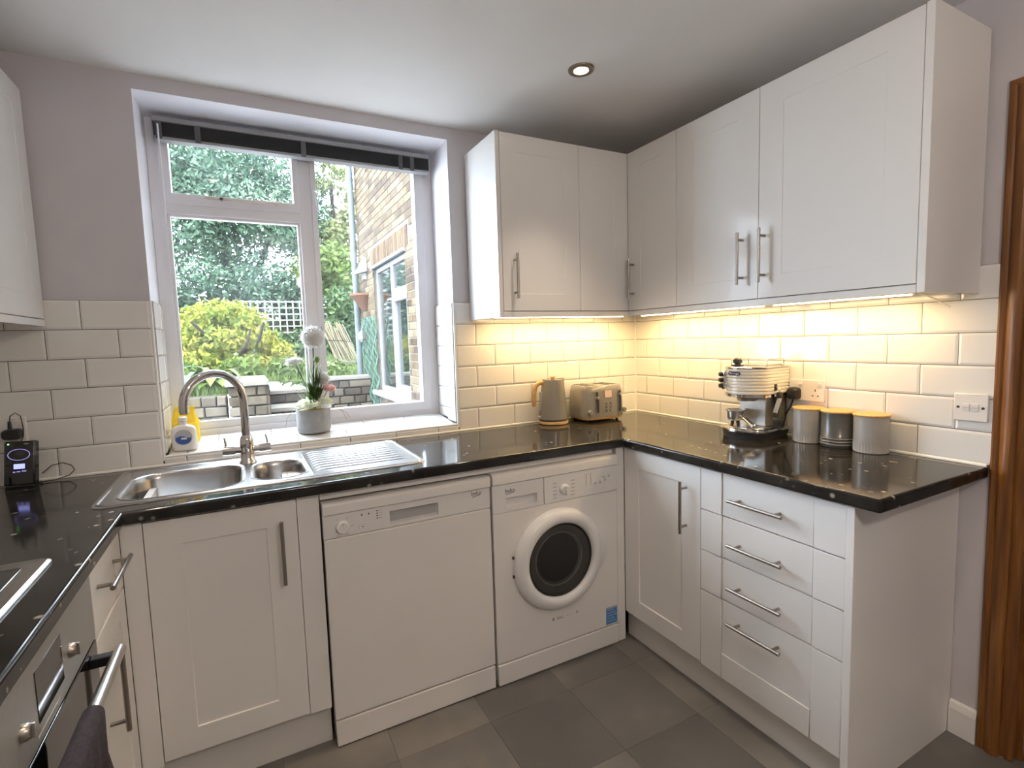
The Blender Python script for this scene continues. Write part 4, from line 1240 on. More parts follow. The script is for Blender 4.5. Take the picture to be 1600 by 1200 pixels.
def toaster():
    t = thing('toaster', 'grey four-slice toaster with wood trim beside the kettle', 'toaster', (-0.378, -0.116, HT), R(-4))
    w, d = 0.25, 0.195
    def L(ins, z, r=0.05): return [(p[0], p[1], z) for p in rrect(w - 2 * ins, d - 2 * ins, r - ins, 6)]
    part('body', MB().loft([L(0.0, 0.026), L(0.0, 0.09), L(0.005, 0.155), L(0.009, 0.176), L(0.015, 0.184), L(0.03, 0.186)]), 'grey_body', t, smooth=40, local=True)
    part('wood_band', MB().loft([L(0.018, 0.010), L(0.006, 0.013), L(0.002, 0.0255)]), 'wood_light', t, smooth=40, local=True)
    for x in (-0.09, 0.09):
        for y in (-0.06, 0.06):
            part('foot', MB().cyl((x, y, 0), (x, y, 0.0105), 0.007, n=10), 'soft_black', t, local=True)
    for x in (-0.085, -0.045, 0.035, 0.075):
        part('slot', MB().box(x - 0.010, x + 0.010, -0.062, 0.066, 0.1850, 0.1868), 'soft_black', t, local=True)
    fy = -d / 2
    tiltm = Matrix.Rotation(R(-2.5), 4, 'X')
    pre = Matrix.Translation((0, fy - 0.0036, 0.024)) @ tiltm
    fp = lambda mb: mb.xf(pre)
    for i, (x, lz) in enumerate(((-0.055, 0.100), (0.082, 0.112))):
        o1 = rrect(0.022, 0.115, 0.011, 6, x, 0.078); o2 = rrect(0.0165, 0.1095, 0.008, 6, x, 0.078)
        tr = part('lever_trim', fp(MB().loft([[(p[0], 0.0005, p[1]) for p in o1], [(p[0], -0.003, p[1]) for p in o1], [(p[0], -0.003, p[1]) for p in o2], [(p[0], 0.0, p[1]) for p in o2]], False, False)), 'steel', t, local=True)
        part('lever_slot', fp(MB().loft([[(p[0], 0.0, p[1]) for p in o2], [(p[0], -0.0008, p[1]) for p in o2]])), 'soft_black', t, local=True)
        part('lever', fp(MB().lathe([(0.0, 0.016), (0.007, 0.015), (0.0085, 0.010), (0.006, 0.0)], 16, (x, -0.001, lz), (0, -1, 0))), 'steel', t, smooth=40, local=True)
    for x in (-0.098, 0.112):
        part('dial', fp(MB().lathe([(0.0, 0.016), (0.010, 0.0155), (0.012, 0.012), (0.0125, 0.0)], 18, (x, 0.003 if x < 0 else 0.012, 0.030), (0, -1, 0))), 'grey_body', t, smooth=40, local=True)
    for k in range(3):
        for x in (0.002, 0.028):
            b_ = part('button', fp(MB().lathe([(0.0, 0.003), (0.0055, 0.003), (0.006, 0.0)], 14, (x, 0.0, 0.070 - k * 0.019), (0, -1, 0))), 'steel', t, smooth=40, local=True)
            part('indicator', fp(MB().cyl((x, -0.0028, 0.070 - k * 0.019), (x, -0.0036, 0.070 - k * 0.019), 0.0022, n=8)), 'black', b_, local=True)
    M['pink_panel'] = pm('pale_pink_panel', (0.74, 0.55, 0.47), 0.4)
    part('badge', fp(MB().box(-0.006, 0.035, -0.0016, 0.0005, 0.100, 0.136)), 'pink_panel', t, local=True)
toaster()

def espresso():
    # local frame: the machine looks along -y, its side with the steam wand is +x
    t = thing('espresso_machine', 'cream ribbed espresso machine with chrome trim on the worktop', 'coffee machine', (-0.132, -0.872, HT), R(-84))
    def D(w, y0, y1, bulge, z, ins=0.0, n=10):
        """plan outline with a bowed front"""
        out = []
        hw = w / 2 - ins
        for k in range(n + 1):
            s = -1 + 2 * k / n
            out.append((hw * s, y0 + ins + bulge * (abs(s) ** 2.4), z))
        out.append((hw, y1 - ins, z)); out.append((-hw, y1 - ins, z))
        return out
    W = 0.190
    # drip tray foot
    part('foot', MB().loft([D(W, -0.118, 0.118, 0.045, 0.0, 0.006), D(W, -0.118, 0.118, 0.045, 0.028, 0.002)]), 'soft_black', t, local=True, smooth=40)
    part('tray_rim', MB().loft([D(W + 0.006, -0.122, 0.118, 0.045, 0.028), D(W + 0.010, -0.124, 0.118, 0.045, 0.033), D(W + 0.006, -0.122, 0.118, 0.045, 0.040), D(W, -0.118, 0.118, 0.045, 0.043, 0.004)]), 'chrome', t, local=True, smooth=50)
    part('drip_grid', MB().loft([D(W, -0.118, 0.02, 0.045, 0.0425, 0.016), D(W, -0.118, 0.02, 0.045, 0.0448, 0.018)]), 'steel', t, local=True)
    # column
    part('column', MB().box(-0.058, 0.058, 0.0, 0.060, 0.043, 0.190), 'steel', t, bevel=0.004, local=True)
    part('water_tank', MB().box(-0.080, 0.084, 0.064, 0.108, 0.075, 0.196), 'tank', t, bevel=0.006, local=True)
    part('back_plate', MB().box(-0.088, 0.088, 0.109, 0.119, 0.030, 0.290), 'steel', t, bevel=0.003, local=True)
    # ribbed head
    zr0, zr1, ribs = 0.182, 0.288, 8
    loops = []
    for k in range(ribs):
        z = zr0 + (zr1 - zr0) * k / ribs; dz = (zr1 - zr0) / ribs
        for f_, ins in ((0.0, 0.0034), (0.18, 0.0008), (0.5, 0.0), (0.82, 0.0008), (0.98, 0.0034)):
            loops.append(D(W, -0.112, 0.108, 0.062, z + dz * f_, ins, 16))
    part('head', MB().loft(loops), 'cream_enamel', t, local=True, smooth=35)
    part('head_trim', MB().loft([D(W + 0.003, -0.1135, 0.109, 0.062, 0.172), D(W + 0.003, -0.1135, 0.109, 0.062, 0.1815)]), 'chrome', t, local=True, smooth=40)
    part('top_trim', MB().loft([D(W + 0.003, -0.1135, 0.109, 0.062, 0.2885), D(W + 0.004, -0.114, 0.109, 0.062, 0.292), D(W, -0.112, 0.109, 0.062, 0.296, 0.004), D(W, -0.112, 0.109, 0.062, 0.297, 0.012)]), 'chrome', t, local=True, smooth=40)
    part('cup_tray', MB().box(-0.070, 0.072, -0.02, 0.095, 0.2972, 0.3005), 'steel', t, bevel=0.001, local=True)
    for sx in (-1, 1):
        x = sx * 0.078
        part('cup_rail', MB().tube([(x, -0.03, 0.296), (x, -0.03, 0.318), (x, -0.026, 0.322), (x, 0.090, 0.322), (x, 0.095, 0.318), (x, 0.095, 0.296)], 0.0021, 6), 'chrome', t, smooth=50, local=True)
    part('group_head', MB().lathe([(0.034, 0.152), (0.038, 0.156), (0.040, 0.168), (0.044, 0.173), (0.0, 0.173)], 28, (0, -0.040, 0)), 'steel', t, smooth=40, local=True)
    kn = part('steam_knob', MB().lathe([(0.024, 0.296), (0.024, 0.300), (0.012, 0.302), (0.011, 0.306), (0.018, 0.310), (0.0195, 0.324), (0.016, 0.329), (0.0, 0.330)], 22, (-0.030, -0.062, 0)), 'soft_black', t, smooth=40, local=True)
    part('knob_cap', MB().lathe([(0.0195, 0.322), (0.0200, 0.326), (0.015, 0.331), (0.0, 0.3315)], 22, (-0.030, -0.062, 0)), 'chrome', kn, smooth=40, local=True)
    # buttons on a chrome oval at the left of the bowed front
    rz = Matrix.Translation((-0.074, -0.0905, 0.238)) @ Matrix.Rotation(R(-34), 4, 'Z')
    o1 = rrect(0.034, 0.078, 0.0165, 6)
    pl = part('button_panel', MB().loft([[(p[0], 0.006, p[1]) for p in o1], [(p[0], -0.006, p[1]) for p in o1], [(p[0] * 0.88, -0.008, p[1] * 0.94) for p in o1]]).xf(rz), 'chrome', t, local=True, smooth=40)
    for k in range(3):
        part('button', MB().lathe([(0.0, 0.014), (0.0075, 0.0135), (0.009, 0.010), (0.009, 0.0)], 16, (0, -0.007, 0.024 - k * 0.024), (0, -1, 0)).xf(rz), 'soft_black', pl, smooth=40, local=True)
    o2 = rrect(0.052, 0.015, 0.0074, 5)
    bg = part('badge', MB().loft([[(p[0] - 0.012, -0.111, p[1] + 0.268) for p in o2], [(p[0] - 0.012, -0.1148, p[1] + 0.268) for p in o2]]), 'soft_black', t, local=True)
    text('logo', "De'Longhi", 0.0098, (-0.012, -0.1150, 0.268), ROT_B, 'white_plain', bg)
    # steam wand
    part('wand_port', MB().box(0.094, 0.099, -0.004, 0.010, 0.196, 0.222), 'soft_black', t, local=True)
    wd = part('steam_wand', MB().tube([(0.096, 0.003, 0.210), (0.108, 0.001, 0.209), (0.115, -0.002, 0.200), (0.116, -0.004, 0.184)], 0.004, 10), 'chrome', t, smooth=50, local=True)
    part('wand_grip', MB().tube([(0.116, -0.004, 0.192), (0.117, -0.005, 0.182), (0.119, -0.006, 0.168)], [0.009, 0.013, 0.010], 12), 'soft_black', wd, smooth=50, local=True)
    part('frother', MB().tube([(0.119, -0.006, 0.172), (0.116, -0.012, 0.150), (0.109, -0.022, 0.110)], [0.0085, 0.0088, 0.0085], 14), 'plastic_grey', wd, smooth=50, local=True)
    # portafilter resting on the tray: its own thing
    R0 = Matrix.Translation(Vector((-0.132, -0.872, HT))) @ Matrix.Rotation(R(-84), 4, 'Z')
    p = R0 @ Vector((-0.045, -0.052, 0.0449))
    g = thing('portafilter', 'steel portafilter with chrome handle resting on the drip tray', 'portafilter', p, R(-84))
    part('basket', MB().lathe([(0.012, 0.018), (0.028, 0.024), (0.032, 0.034), (0.033, 0.060), (0.039, 0.063), (0.039, 0.068), (0.031, 0.068), (0.030, 0.040), (0.0, 0.038)], 28), 'steel', g, smooth=40, local=True)
    for x in (-0.012, 0.014):
        part('spout', MB().tube([(x * 0.4, 0, 0.026), (x, -0.002, 0.016), (x * 1.1, -0.003, 0.0)], [0.008, 0.007, 0.006], 10), 'soft_black', g, smooth=50, local=True)
    part('handle', MB().tube([(0.025, -0.006, 0.040), (0.045, -0.012, 0.038), (0.070, -0.022, 0.026), (0.094, -0.032, 0.014), (0.104, -0.036, 0.0115)], [0.006, 0.009, 0.0095, 0.011, 0.010], 14), 'chrome', g, smooth=50, local=True)
    part('handle_cap', MB().sphere((0.104, -0.036, 0.0118), 0.0116, 14, 8), 'chrome', g, smooth=60, local=True)
espresso()

def canister(loc, label, mat, kind):
    t = thing('storage_canister', label, 'canister', loc, 0, 'kitchen canisters by the socket')
    r, h = 0.0535, 0.128
    prof = []
    mb = MB()
    n = 72
    zs_ = [0.0, 0.003, 0.008, 0.034, 0.040, h] if kind == 'fluted' else [0.0, 0.003, 0.010, 0.0125, 0.015, 0.021, 0.0235, 0.026, 0.032, 0.0345, 0.037, h]
    loops = []
    for z in zs_:
        L = []
        for i in range(n):
            rr = r
            if z == 0: rr = r - 0.003
            if kind == 'fluted' and 0.005 < z < 0.036:
                rr = r - (0.0022 if i % 2 else 0.0)
            if kind == 'banded' and z in (0.0125, 0.0235, 0.0345):
                rr = r + 0.0022
            L.append((rr * math.cos(2 * PI * i / n), rr * math.sin(2 * PI * i / n), z))
        loops.append(L)
    mb.loft(loops)
    part('jar', mb, mat, t, smooth=30 if kind == 'fluted' else 50, local=True)
    if kind == 'banded':
        for z in (0.0125, 0.0235, 0.0345):
            part('band', MB().lathe([(r + 0.0010, z - 0.0012), (r + 0.0030, z), (r + 0.0010, z + 0.0012)], 48, (0, 0, 0), (0, 0, 1), True), 'grey_ceramic', t, smooth=50, local=True)
    part('lid', MB().lathe([(r - 0.002, h), (r + 0.0025, h + 0.001), (r + 0.003, h + 0.006), (r + 0.001, h + 0.008), (0.0, h + 0.008)], 48), 'wood_lid', t, smooth=40, local=True, label='round bamboo lid')
canister((-0.068, -1.072, HT), 'pale grey fluted canister beside the espresso machine', 'grey_ceramic', 'fluted')
canister((-0.066, -1.183, HT), 'charcoal banded canister between the two pale ones', 'dark_grey', 'banded')
canister((-0.066, -1.299, HT), 'pale grey fluted canister nearest the light switch', 'grey_ceramic', 'fluted')

# ================================================================== THINGS ON THE SILL
def sillp(x, y): return (x, y, sill_z(y) + 0.0012)

def soap():
    t = thing('soap_bottle', 'milky washing-up liquid bottle with round blue label on the sill', 'bottle', (-2.238, 0.052, sill_z(0.052) + 0.0025), R(-4))
    def L(w, d, z): return [(p[0], p[1], z) for p in rrect(w, d, min(w, d) * 0.42, 6)]
    part('body', MB().loft([L(0.078, 0.040, 0.0), L(0.084, 0.046, 0.006), L(0.086, 0.047, 0.05), L(0.084, 0.045, 0.078), L(0.074, 0.040, 0.090), L(0.040, 0.030, 0.097), L(0.028, 0.026, 0.099)]), 'soap', t, smooth=60, local=True)
    part('neck', MB().lathe([(0.013, 0.098), (0.013, 0.112), (0.015, 0.114), (0.015, 0.126), (0.011, 0.130), (0.0, 0.130)], 18), 'soap', t, smooth=40, local=True)
    part('collar', MB().lathe([(0.0137, 0.110), (0.0137, 0.114), (0.0, 0.114)], 18), 'pale_ink', t, local=True)
    lb = part('label', MB().lathe([(0.030, 0.0), (0.030, 0.0010), (0.0, 0.0012)], 36, (0.001, -0.0236, 0.052), (0, -1, 0)), 'label_grey', t, local=True)
    mb = MB()
    pts = [(0.001 + 0.026 * math.cos(a_), 0.046 + 0.021 * math.sin(a_)) for a_ in [2 * PI * k / 32 for k in range(32)]]
    pts = [(x, min(z, 0.054 + 0.004 * math.sin((x + 0.02) * 120))) for x, z in pts]
    mb.loft([[(x, -0.0246, z) for x, z in pts], [(x, -0.0255, z) for x, z in pts]])
    part('label_print', mb, 'blue', lb, local=True)
    part('label_mark', MB().box(-0.006, 0.012, -0.0259, -0.0254, 0.044, 0.051), 'white_plain', lb, local=True)
soap()

def pouch():
    t = thing('sponge_packet', 'crumpled bright yellow packet standing behind the soap bottle', 'packet', (-2.236, 0.118, sill_z(0.118) + 0.006), R(3))
    def sec(z, w, d, sh):
        out = []
        for k in range(24):
            a_ = 2 * PI * k / 24
            wob = 1 + 0.06 * math.sin(5 * a_ + z * 90)
            out.append((w * math.copysign(abs(math.cos(a_)) ** 0.7, math.cos(a_)) * wob + sh, d * math.sin(a_) * wob, z))
        return out
    part('bag', MB().loft([sec(0.0, 0.040, 0.020, 0), sec(0.02, 0.046, 0.026, 0.001), sec(0.06, 0.047, 0.026, 0), sec(0.09, 0.047, 0.024, 0.001), sec(0.112, 0.040, 0.017, -0.001), sec(0.128, 0.036, 0.010, 0), sec(0.140, 0.035, 0.004, 0)]), 'yellow', t, smooth=40, local=True)
    part('seal', MB().box(-0.035, 0.034, -0.002, 0.002, 0.138, 0.150), 'yellow', t, local=True)
    for k in range(3):
        part('crease', MB().tube([(-0.036, -0.026, 0.088 - k * 0.02), (0.0, -0.0275, 0.094 - k * 0.02), (0.034, -0.024, 0.091 - k * 0.02)], 0.0022, 6), 'yellow', t, smooth=50, local=True)
pouch()

def flowers():
    px, py = -1.753, 0.122
    t = thing('flower_pot', 'grey concrete pot holding a white and pink artificial flower arrangement', 'flower arrangement', (px, py, sill_z(py) - 0.004))
    rnd = random.Random(3)
    part('pot', MB().lathe([(0.062, 0.006), (0.066, 0.008), (0.0705, 0.020), (0.0725, 0.105), (0.0725, 0.109), (0.067, 0.109), (0.066, 0.096), (0.0, 0.095)], 48), 'concrete', t, smooth=40, local=True)
    part('moss', MB().lathe([(0.066, 0.096), (0.062, 0.104), (0.04, 0.110), (0.0, 0.112)], 24), 'moss', t, smooth=60, local=True)
    base = Vector((0, 0, 0.10))
    def petals(name, c, R_, n, mat, core=None, squash=1.0, w=0.004, updir=None, thr=-1.0):
        mb = MB()
        c = Vector(c)
        ga = PI * (3 - math.sqrt(5))
        for k in range(n):
            z = 1 - 2 * (k + 0.5) / n
            if z < thr: continue
            rr = math.sqrt(1 - z * z)
            d = Vector((rr * math.cos(ga * k), rr * math.sin(ga * k), z))
            if updir is not None:
                d = updir.to_track_quat('Z', 'Y') @ d
            d = (d + Vector((rnd.uniform(-.15, .15), rnd.uniform(-.15, .15), rnd.uniform(-.15, .15)))).normalized()
            L_ = R_ * rnd.uniform(0.86, 1.05)
            a_, u_, v_ = basis(d)
            tip = c + Vector((d.x, d.y, d.z * squash)) * L_
            mid = c + Vector((d.x, d.y, d.z * squash)) * L_ * 0.72
            mb.add([c + d * R_ * 0.2, mid + u_ * w, tip, mid - u_ * w, mid + v_ * w * 0.4], [(0, 1, 4), (1, 2, 4), (2, 3, 4), (3, 0, 4)])
        return part(name, mb, mat, t, local=True)
    # tall white pompom
    cb = Vector((0.016, 0, 0.425))
    part('stem', MB().tube([base + Vector((0.0, 0, -0.02)), (0.008, 0, 0.22), (0.014, 0, 0.33), cb], 0.0028, 8), 'stem', t, smooth=50, local=True)
    petals('pompom', cb, 0.055, 900, 'petal_white', w=0.0045)
    part('pompom_core', MB().sphere(cb, 0.047, 18, 12), 'petal_white', t, smooth=60, local=True)
    # white daisy head to the left
    cd = Vector((-0.062, 0.004, 0.318))
    part('stem', MB().tube([base, (-0.018, 0, 0.19), (-0.045, 0.003, 0.27), cd], 0.0020, 6), 'stem', t, smooth=50, local=True)
    petals('daisy', cd, 0.044, 260, 'petal_white', squash=0.6, w=0.008, updir=Vector((-0.35, -0.3, 0.9)), thr=-0.1)
    # green bud
    cg = Vector((0.026, -0.01, 0.326))
    part('stem', MB().tube([base + Vector((0.01, 0, 0)), (0.020, -0.004, 0.22), cg], 0.0030, 6), 'leafgreen', t, smooth=50, local=True)
    part('bud', MB().sphere(cg, 0.013, 12, 8, (1, 1, 1.15)), 'leafgreen', t, smooth=60, local=True)
    # grey-white puff and pink flower to the right
    cw = Vector((0.052, 0.0, 0.240))
    part('stem', MB().tube([base + Vector((0.015, 0, 0)), (0.032, 0, 0.18), cw], 0.0018, 6), 'stem', t, smooth=50, local=True)
    petals('puff', cw, 0.033, 260, 'petal_white', w=0.0045)
    cp = Vector((0.068, -0.028, 0.196))
    part('stem', MB().tube([base + Vector((0.02, -0.01, 0)), (0.045, -0.02, 0.16), cp], 0.0018, 6), 'leafgreen', t, smooth=50, local=True)
    petals('pink_flower', cp, 0.034, 170, 'petal_pink', squash=0.7, w=0.006, updir=Vector((0.2, -0.5, 0.8)), thr=-0.25)
    # low cream rosettes
    for c, r_ in (((-0.044, -0.030, 0.128), 0.042), ((0.044, -0.032, 0.136), 0.045), ((0.004, -0.045, 0.122), 0.034), ((-0.012, 0.02, 0.135), 0.04)):
        petals('rosette', c, r_, 60, 'petal_cream', squash=0.75, w=0.011, thr=-0.2)
    # leaves
    def leaf(p0, p1, w, bend, mat='leafgreen', name='leaf'):
        p0 = Vector(p0); p1 = Vector(p1)
        d = p1 - p0
        a_, u_, v_ = basis(d)
        mb = MB(); up = Vector((0, 0, bend))
        A, B = [], []
        for k in range(6):
            f_ = k / 5
            c = p0 + d * f_ + up * math.sin(PI * f_)
            ww = w * math.sin(PI * (0.08 + 0.9 * f_))
            A.append(c + u_ * ww); B.append(c - u_ * ww)
        for k in range(5):
            mb.add([A[k], A[k + 1], B[k + 1], B[k]], [(0, 1, 2, 3)])
            mb.add([A[k] + v_ * .0006, B[k] + v_ * .0006, B[k + 1] + v_ * .0006, A[k + 1] + v_ * .0006], [(0, 1, 2, 3)])
        part(name, mb, mat, t, local=True)
    for k in range(64):
        a_ = rnd.uniform(0, 2 * PI); h_ = rnd.uniform(0.10, 0.27)
        p0 = Vector((rnd.uniform(-0.01, 0.03), rnd.uniform(-0.02, 0.02), 0.10 + h_ * 0.35))
        leaf(p0, p0 + Vector((0.035 * math.cos(a_), 0.03 * math.sin(a_), h_ * 0.45)), 0.0105, 0.01)
    for k, (dx, dz) in enumerate(((-0.085, 0.10), (-0.06, 0.12), (0.05, 0.09), (-0.10, 0.02), (0.09, 0.03))):
        leaf((0.0, -0.01, 0.11), (dx, -0.03, 0.11 + dz), 0.0035, 0.02)
    # trailing dry grasses
    for pts in ([(-0.05, -0.04, 0.105), (-0.085, -0.05, 0.115), (-0.112, -0.055, 0.085), (-0.122, -0.055, 0.03), (-0.122, -0.052, 0.008)],
                [(0.055, -0.035, 0.105), (0.09, -0.04, 0.112), (0.118, -0.045, 0.09), (0.133, -0.05, 0.055)],
                [(0.055, -0.02, 0.105), (0.10, -0.03, 0.108), (0.137, -0.03, 0.08), (0.150, -0.03, 0.055)],
                [(-0.02, 0, 0.11), (-0.06, 0.0, 0.19), (-0.10, 0.0, 0.235), (-0.125, 0, 0.225)]):
        part('trailing_grass', MB().tube(pts, 0.0011, 5), 'grass_wire', t, smooth=60, local=True)
flowers()

# ================================================================== THE GARDEN
COLOUR_DIM = 0.178  # garden colours set darker than real so they are not blown out
M['stone'] = ramp_noise('weathered_stone', [(0.22, (0.10, 0.08, 0.055)), (0.5, (0.24, 0.195, 0.135)), (0.78, (0.42, 0.36, 0.27))], 9, 0.9, bump=0.5, objrand=0.45)
M['stone_mass'] = pm('stone_joint', (0.16, 0.145, 0.12), 0.95, var=0.3, vscale=12)
M['coping'] = ramp_noise('pale_coping', [(0.3, (0.50, 0.46, 0.38)), (0.7, (0.68, 0.64, 0.55))], 7, 0.85, bump=0.2, objrand=0.2)
M['brick'] = ramp_noise('stock_brick', [(0.18, (0.13, 0.085, 0.055)), (0.38, (0.27, 0.18, 0.10)), (0.55, (0.40, 0.29, 0.16)), (0.8, (0.52, 0.42, 0.26))], 14, 0.9, bump=0.4, objrand=0.5)
M['brick_dark'] = ramp_noise('soldier_brick', [(0.2, (0.17, 0.09, 0.045)), (0.5, (0.33, 0.20, 0.09)), (0.8, (0.46, 0.32, 0.17))], 14, 0.9, bump=0.4, objrand=0.5)
M['mortar'] = pm('pale_mortar', (0.55, 0.49, 0.40), 0.95, var=0.1, vscale=20)
M['soil'] = ramp_noise('garden_soil', [(0.3, (0.10, 0.11, 0.035)), (0.7, (0.20, 0.26, 0.06))], 3, 0.95, bump=0.3)
M['lawn'] = ramp_noise('lawn_blades', [(0.2, (0.20, 0.36, 0.05)), (0.5, (0.34, 0.54, 0.10)), (0.8, (0.52, 0.68, 0.20))], 2.0, 0.7, island=0.5, translucent=0.3)
M['paving'] = ramp_noise('paving', [(0.3, (1.6, 1.55, 1.45)), (0.7, (2.1, 2.0, 1.9))], 4, 0.9, bump=0.2)
M['leaf_yellow'] = ramp_noise('yellow_leaf', [(0.12, (0.26, 0.42, 0.06)), (0.38, (0.55, 0.70, 0.08)), (0.6, (0.95, 0.95, 0.10)), (0.85, (1.0, 0.80, 0.22))], 1.6, 0.6, island=0.45, translucent=0.35)
M['leaf_blue'] = ramp_noise('blue_green_leaf', [(0.2, (0.08, 0.19, 0.11)), (0.5, (0.22, 0.42, 0.24)), (0.8, (0.50, 0.72, 0.46))], 0.9, 0.6, island=0.5, translucent=0.25)
M['leaf_mid'] = ramp_noise('mid_green_leaf', [(0.2, (0.14, 0.28, 0.04)), (0.5, (0.30, 0.48, 0.08)), (0.8, (0.55, 0.68, 0.20))], 1.1, 0.6, island=0.5, translucent=0.35)
M['leaf_pale'] = ramp_noise('pale_green_leaf', [(0.2, (0.32, 0.42, 0.12)), (0.5, (0.55, 0.62, 0.22)), (0.8, (0.75, 0.70, 0.36))], 1.0, 0.6, island=0.5, translucent=0.4)
M['leaf_dark'] = ramp_noise('dark_hedge_leaf', [(0.2, (0.05, 0.12, 0.03)), (0.5, (0.13, 0.26, 0.07)), (0.8, (0.30, 0.46, 0.16))], 2.2, 0.55, island=0.5, translucent=0.2)
M['leaf_hosta'] = ramp_noise('hosta_leaf', [(0.3, (0.34, 0.58, 0.06)), (0.7, (0.60, 0.78, 0.18))], 5, 0.5, objrand=0.4, translucent=0.3)
M['leaf_hosta_blue'] = ramp_noise('blue_hosta_leaf', [(0.3, (0.22, 0.42, 0.26)), (0.7, (0.44, 0.62, 0.46))], 5, 0.5, objrand=0.4, translucent=0.3)
M['bark'] = ramp_noise('bark', [(0.3, (0.06, 0.045, 0.035)), (0.7, (0.14, 0.11, 0.085))], 9, 0.95, bump=0.4)
M['lath'] = pm('pale_timber_lath', (0.72, 0.72, 0.66), 0.8, var=0.1, vscale=12)
M['pipe'] = pm('grey_blue_pipe', (0.36, 0.42, 0.45), 0.4, var=0.06, vscale=6)
M['terracotta'] = pm('terracotta', (0.50, 0.24, 0.13), 0.85, var=0.15, vscale=14)
M['net'] = pm('green_netting', (0.20, 0.46, 0.33), 0.6)
M['cane'] = ramp_noise('straw_cane', [(0.3, (0.48, 0.40, 0.22)), (0.7, (0.70, 0.62, 0.40))], 12, 0.8, island=0.4)
M['ext_glass'] = pm('dark_window_glass', (0.06, 0.075, 0.07), 0.03, coat=1.0, spec=0.9)
M['ext_white'] = pm('outdoor_white_paint', (0.80, 0.82, 0.84), 0.4)
M['chair_metal'] = pm('grey_garden_metal', (0.42, 0.45, 0.46), 0.5)

# ground
mb = MB().box(-6.0, -0.4, 0.30, 4.6, -0.15, 0.0)
tag(part('patio', mb, 'paving', None), 'paved patio between the house and the garden walls', None, None, 'structure')
def lawn_z(x, y):
    z = 0.86 + 0.055 * (y - 3.9) + 0.03 * math.sin(x * 1.7 + y) + 0.02 * math.sin(y * 2.3)
    if y > 9: z += 0.10 * (y - 9)
    return z
mb = MB()
def patch(x0, x1, y0, y1, n, m):
    o = len(mb.v)
    for j in range(m + 1):
        for i in range(n + 1):
            x = x0 + (x1 - x0) * i / n; y = y0 + (y1 - y0) * j / m
            mb.v.append(Vector((x, y, lawn_z(x, y))))
    for j in range(m):
        for i in range(n):
            q = o + j * (n + 1) + i
            mb.f.append((q, q + 1, q + n + 2, q + n + 1))
patch(-8.0, -1.83, 3.72, 4.62, 16, 3)
patch(-8.0, 3.0, 4.62, 16.0, 36, 40)
tag(part('ground_garden', mb, 'soil', None, smooth=60), 'raised garden bed and sloping ground behind the stone walls', None, None, 'structure')
rnd = random.Random(11)
mb = MB()
for k in range(9000):
    x = rnd.uniform(-2.6, 0.6); y = 4.68 + (rnd.random() ** 1.5) * 5.5
    if rnd.random() < 0.25:
        x = rnd.uniform(-3.4, -1.9); y = rnd.uniform(3.8, 4.7)
    if x > -0.75 and y < 5.0: continue
    z = lawn_z(x, y) - 0.01
    h = rnd.uniform(0.05, 0.13); a = rnd.uniform(0, PI); w = rnd.uniform(0.006, 0.012)
    dx, dy = w * math.cos(a), w * math.sin(a)
    lx, ly = rnd.uniform(-.05, .05), rnd.uniform(-.05, .05)
    mb.add([(x - dx, y - dy, z), (x + dx, y + dy, z), (x + lx, y + ly, z + h)], [(0, 1, 2)])
tag(part('grass', mb, 'lawn', None), 'bright green grass growing on the raised garden', 'grass', None, 'stuff')

# ---- stone walls
STONES = {}
def stone_mesh(w, d, h, v):
    k = (round(w, 3), round(d, 3), round(h, 3), v)
    if k not in STONES:
        rr = random.Random(hash(k) & 0xffff)
        c = 0.010
        j = lambda: rr.uniform(-0.005, 0.005)
        L = []
        for (ix, iz, y) in ((0.0, 0.0, d / 2), (0.0, 0.0, -d / 2 + c), (c, c, -d / 2 + j())):
            a_, b_ = w / 2 - ix, h / 2 - iz
            L.append([(-a_ + j() * .6, y, -b_ + j() * .6), (a_ + j() * .6, y, -b_ + j() * .6), (a_ + j() * .6, y, b_ + j() * .6), (-a_ + j() * .6, y, b_ + j() * .6)])
        STONES[k] = mesh_of('stone', MB().loft(L))
    return STONES[k]
def stone_face(parent, p0, p1, z0, z1, ch, lw, rot, seed, name='stone', mat='stone'):
    """courses of stones on the face from p0 to p1 (plan points), facing rot about z"""
    rr = random.Random(seed)
    p0 = Vector((*p0, 0)); p1 = Vector((*p1, 0))
    L = (p1 - p0).length; d = (p1 - p0).normalized()
    z = z1; row = 0
    off = world_loc(parent)
    while z - ch > z0 - 0.02:
        s = 0.0
        first = True
        while s < L - 0.02:
            w = lw * rr.choice((0.7, 0.85, 1.0, 1.2))
            if first and row % 2: w *= 0.55
            first = False
            if L - (s + w) < lw * 0.4: w = L - s
            c = p0 + d * (s + w / 2) + Vector((0, 0, z - ch / 2))
            link(name, stone_mesh(round(w - 0.012, 2), 0.07, ch - 0.012, rr.randint(0, 2)), mat, parent, c - off, (0, 0, rot))
            s += w
        z -= ch; row += 1
t = thing('garden_pillar', 'square stone pillar with pale cap beside the garden steps', 'pillar', (-2.0, 3.9, 0.0))
part('core', MB().box(-2.155, -1.845, 3.55, 4.55, 0.0, 0.955), 'stone_mass', t)
stone_face(t, (-2.18, 3.535), (-1.82, 3.535), 0.34, 0.955, 0.102, 0.17, 0, 1)
stone_face(t, (-1.832, 3.50), (-1.832, 4.55), 0.34, 0.955, 0.102, 0.17, R(90), 2)
part('cap', MB().box(-2.20, -1.80, 3.47, 4.6, 0.957, 1.003), 'coping', t, bevel=0.006)
t = thing('garden_wall', 'low weathered stone wall behind the soap bottle and tap', 'wall', (-3.0, 3.7, 0.0))
part('core', MB().box(-4.6, -2.185, 3.66, 3.80, 0.0, 0.86), 'stone_mass', t)
stone_face(t, (-3.1, 3.64), (-2.19, 3.64), 0.40, 0.865, 0.105, 0.19, 0, 3)
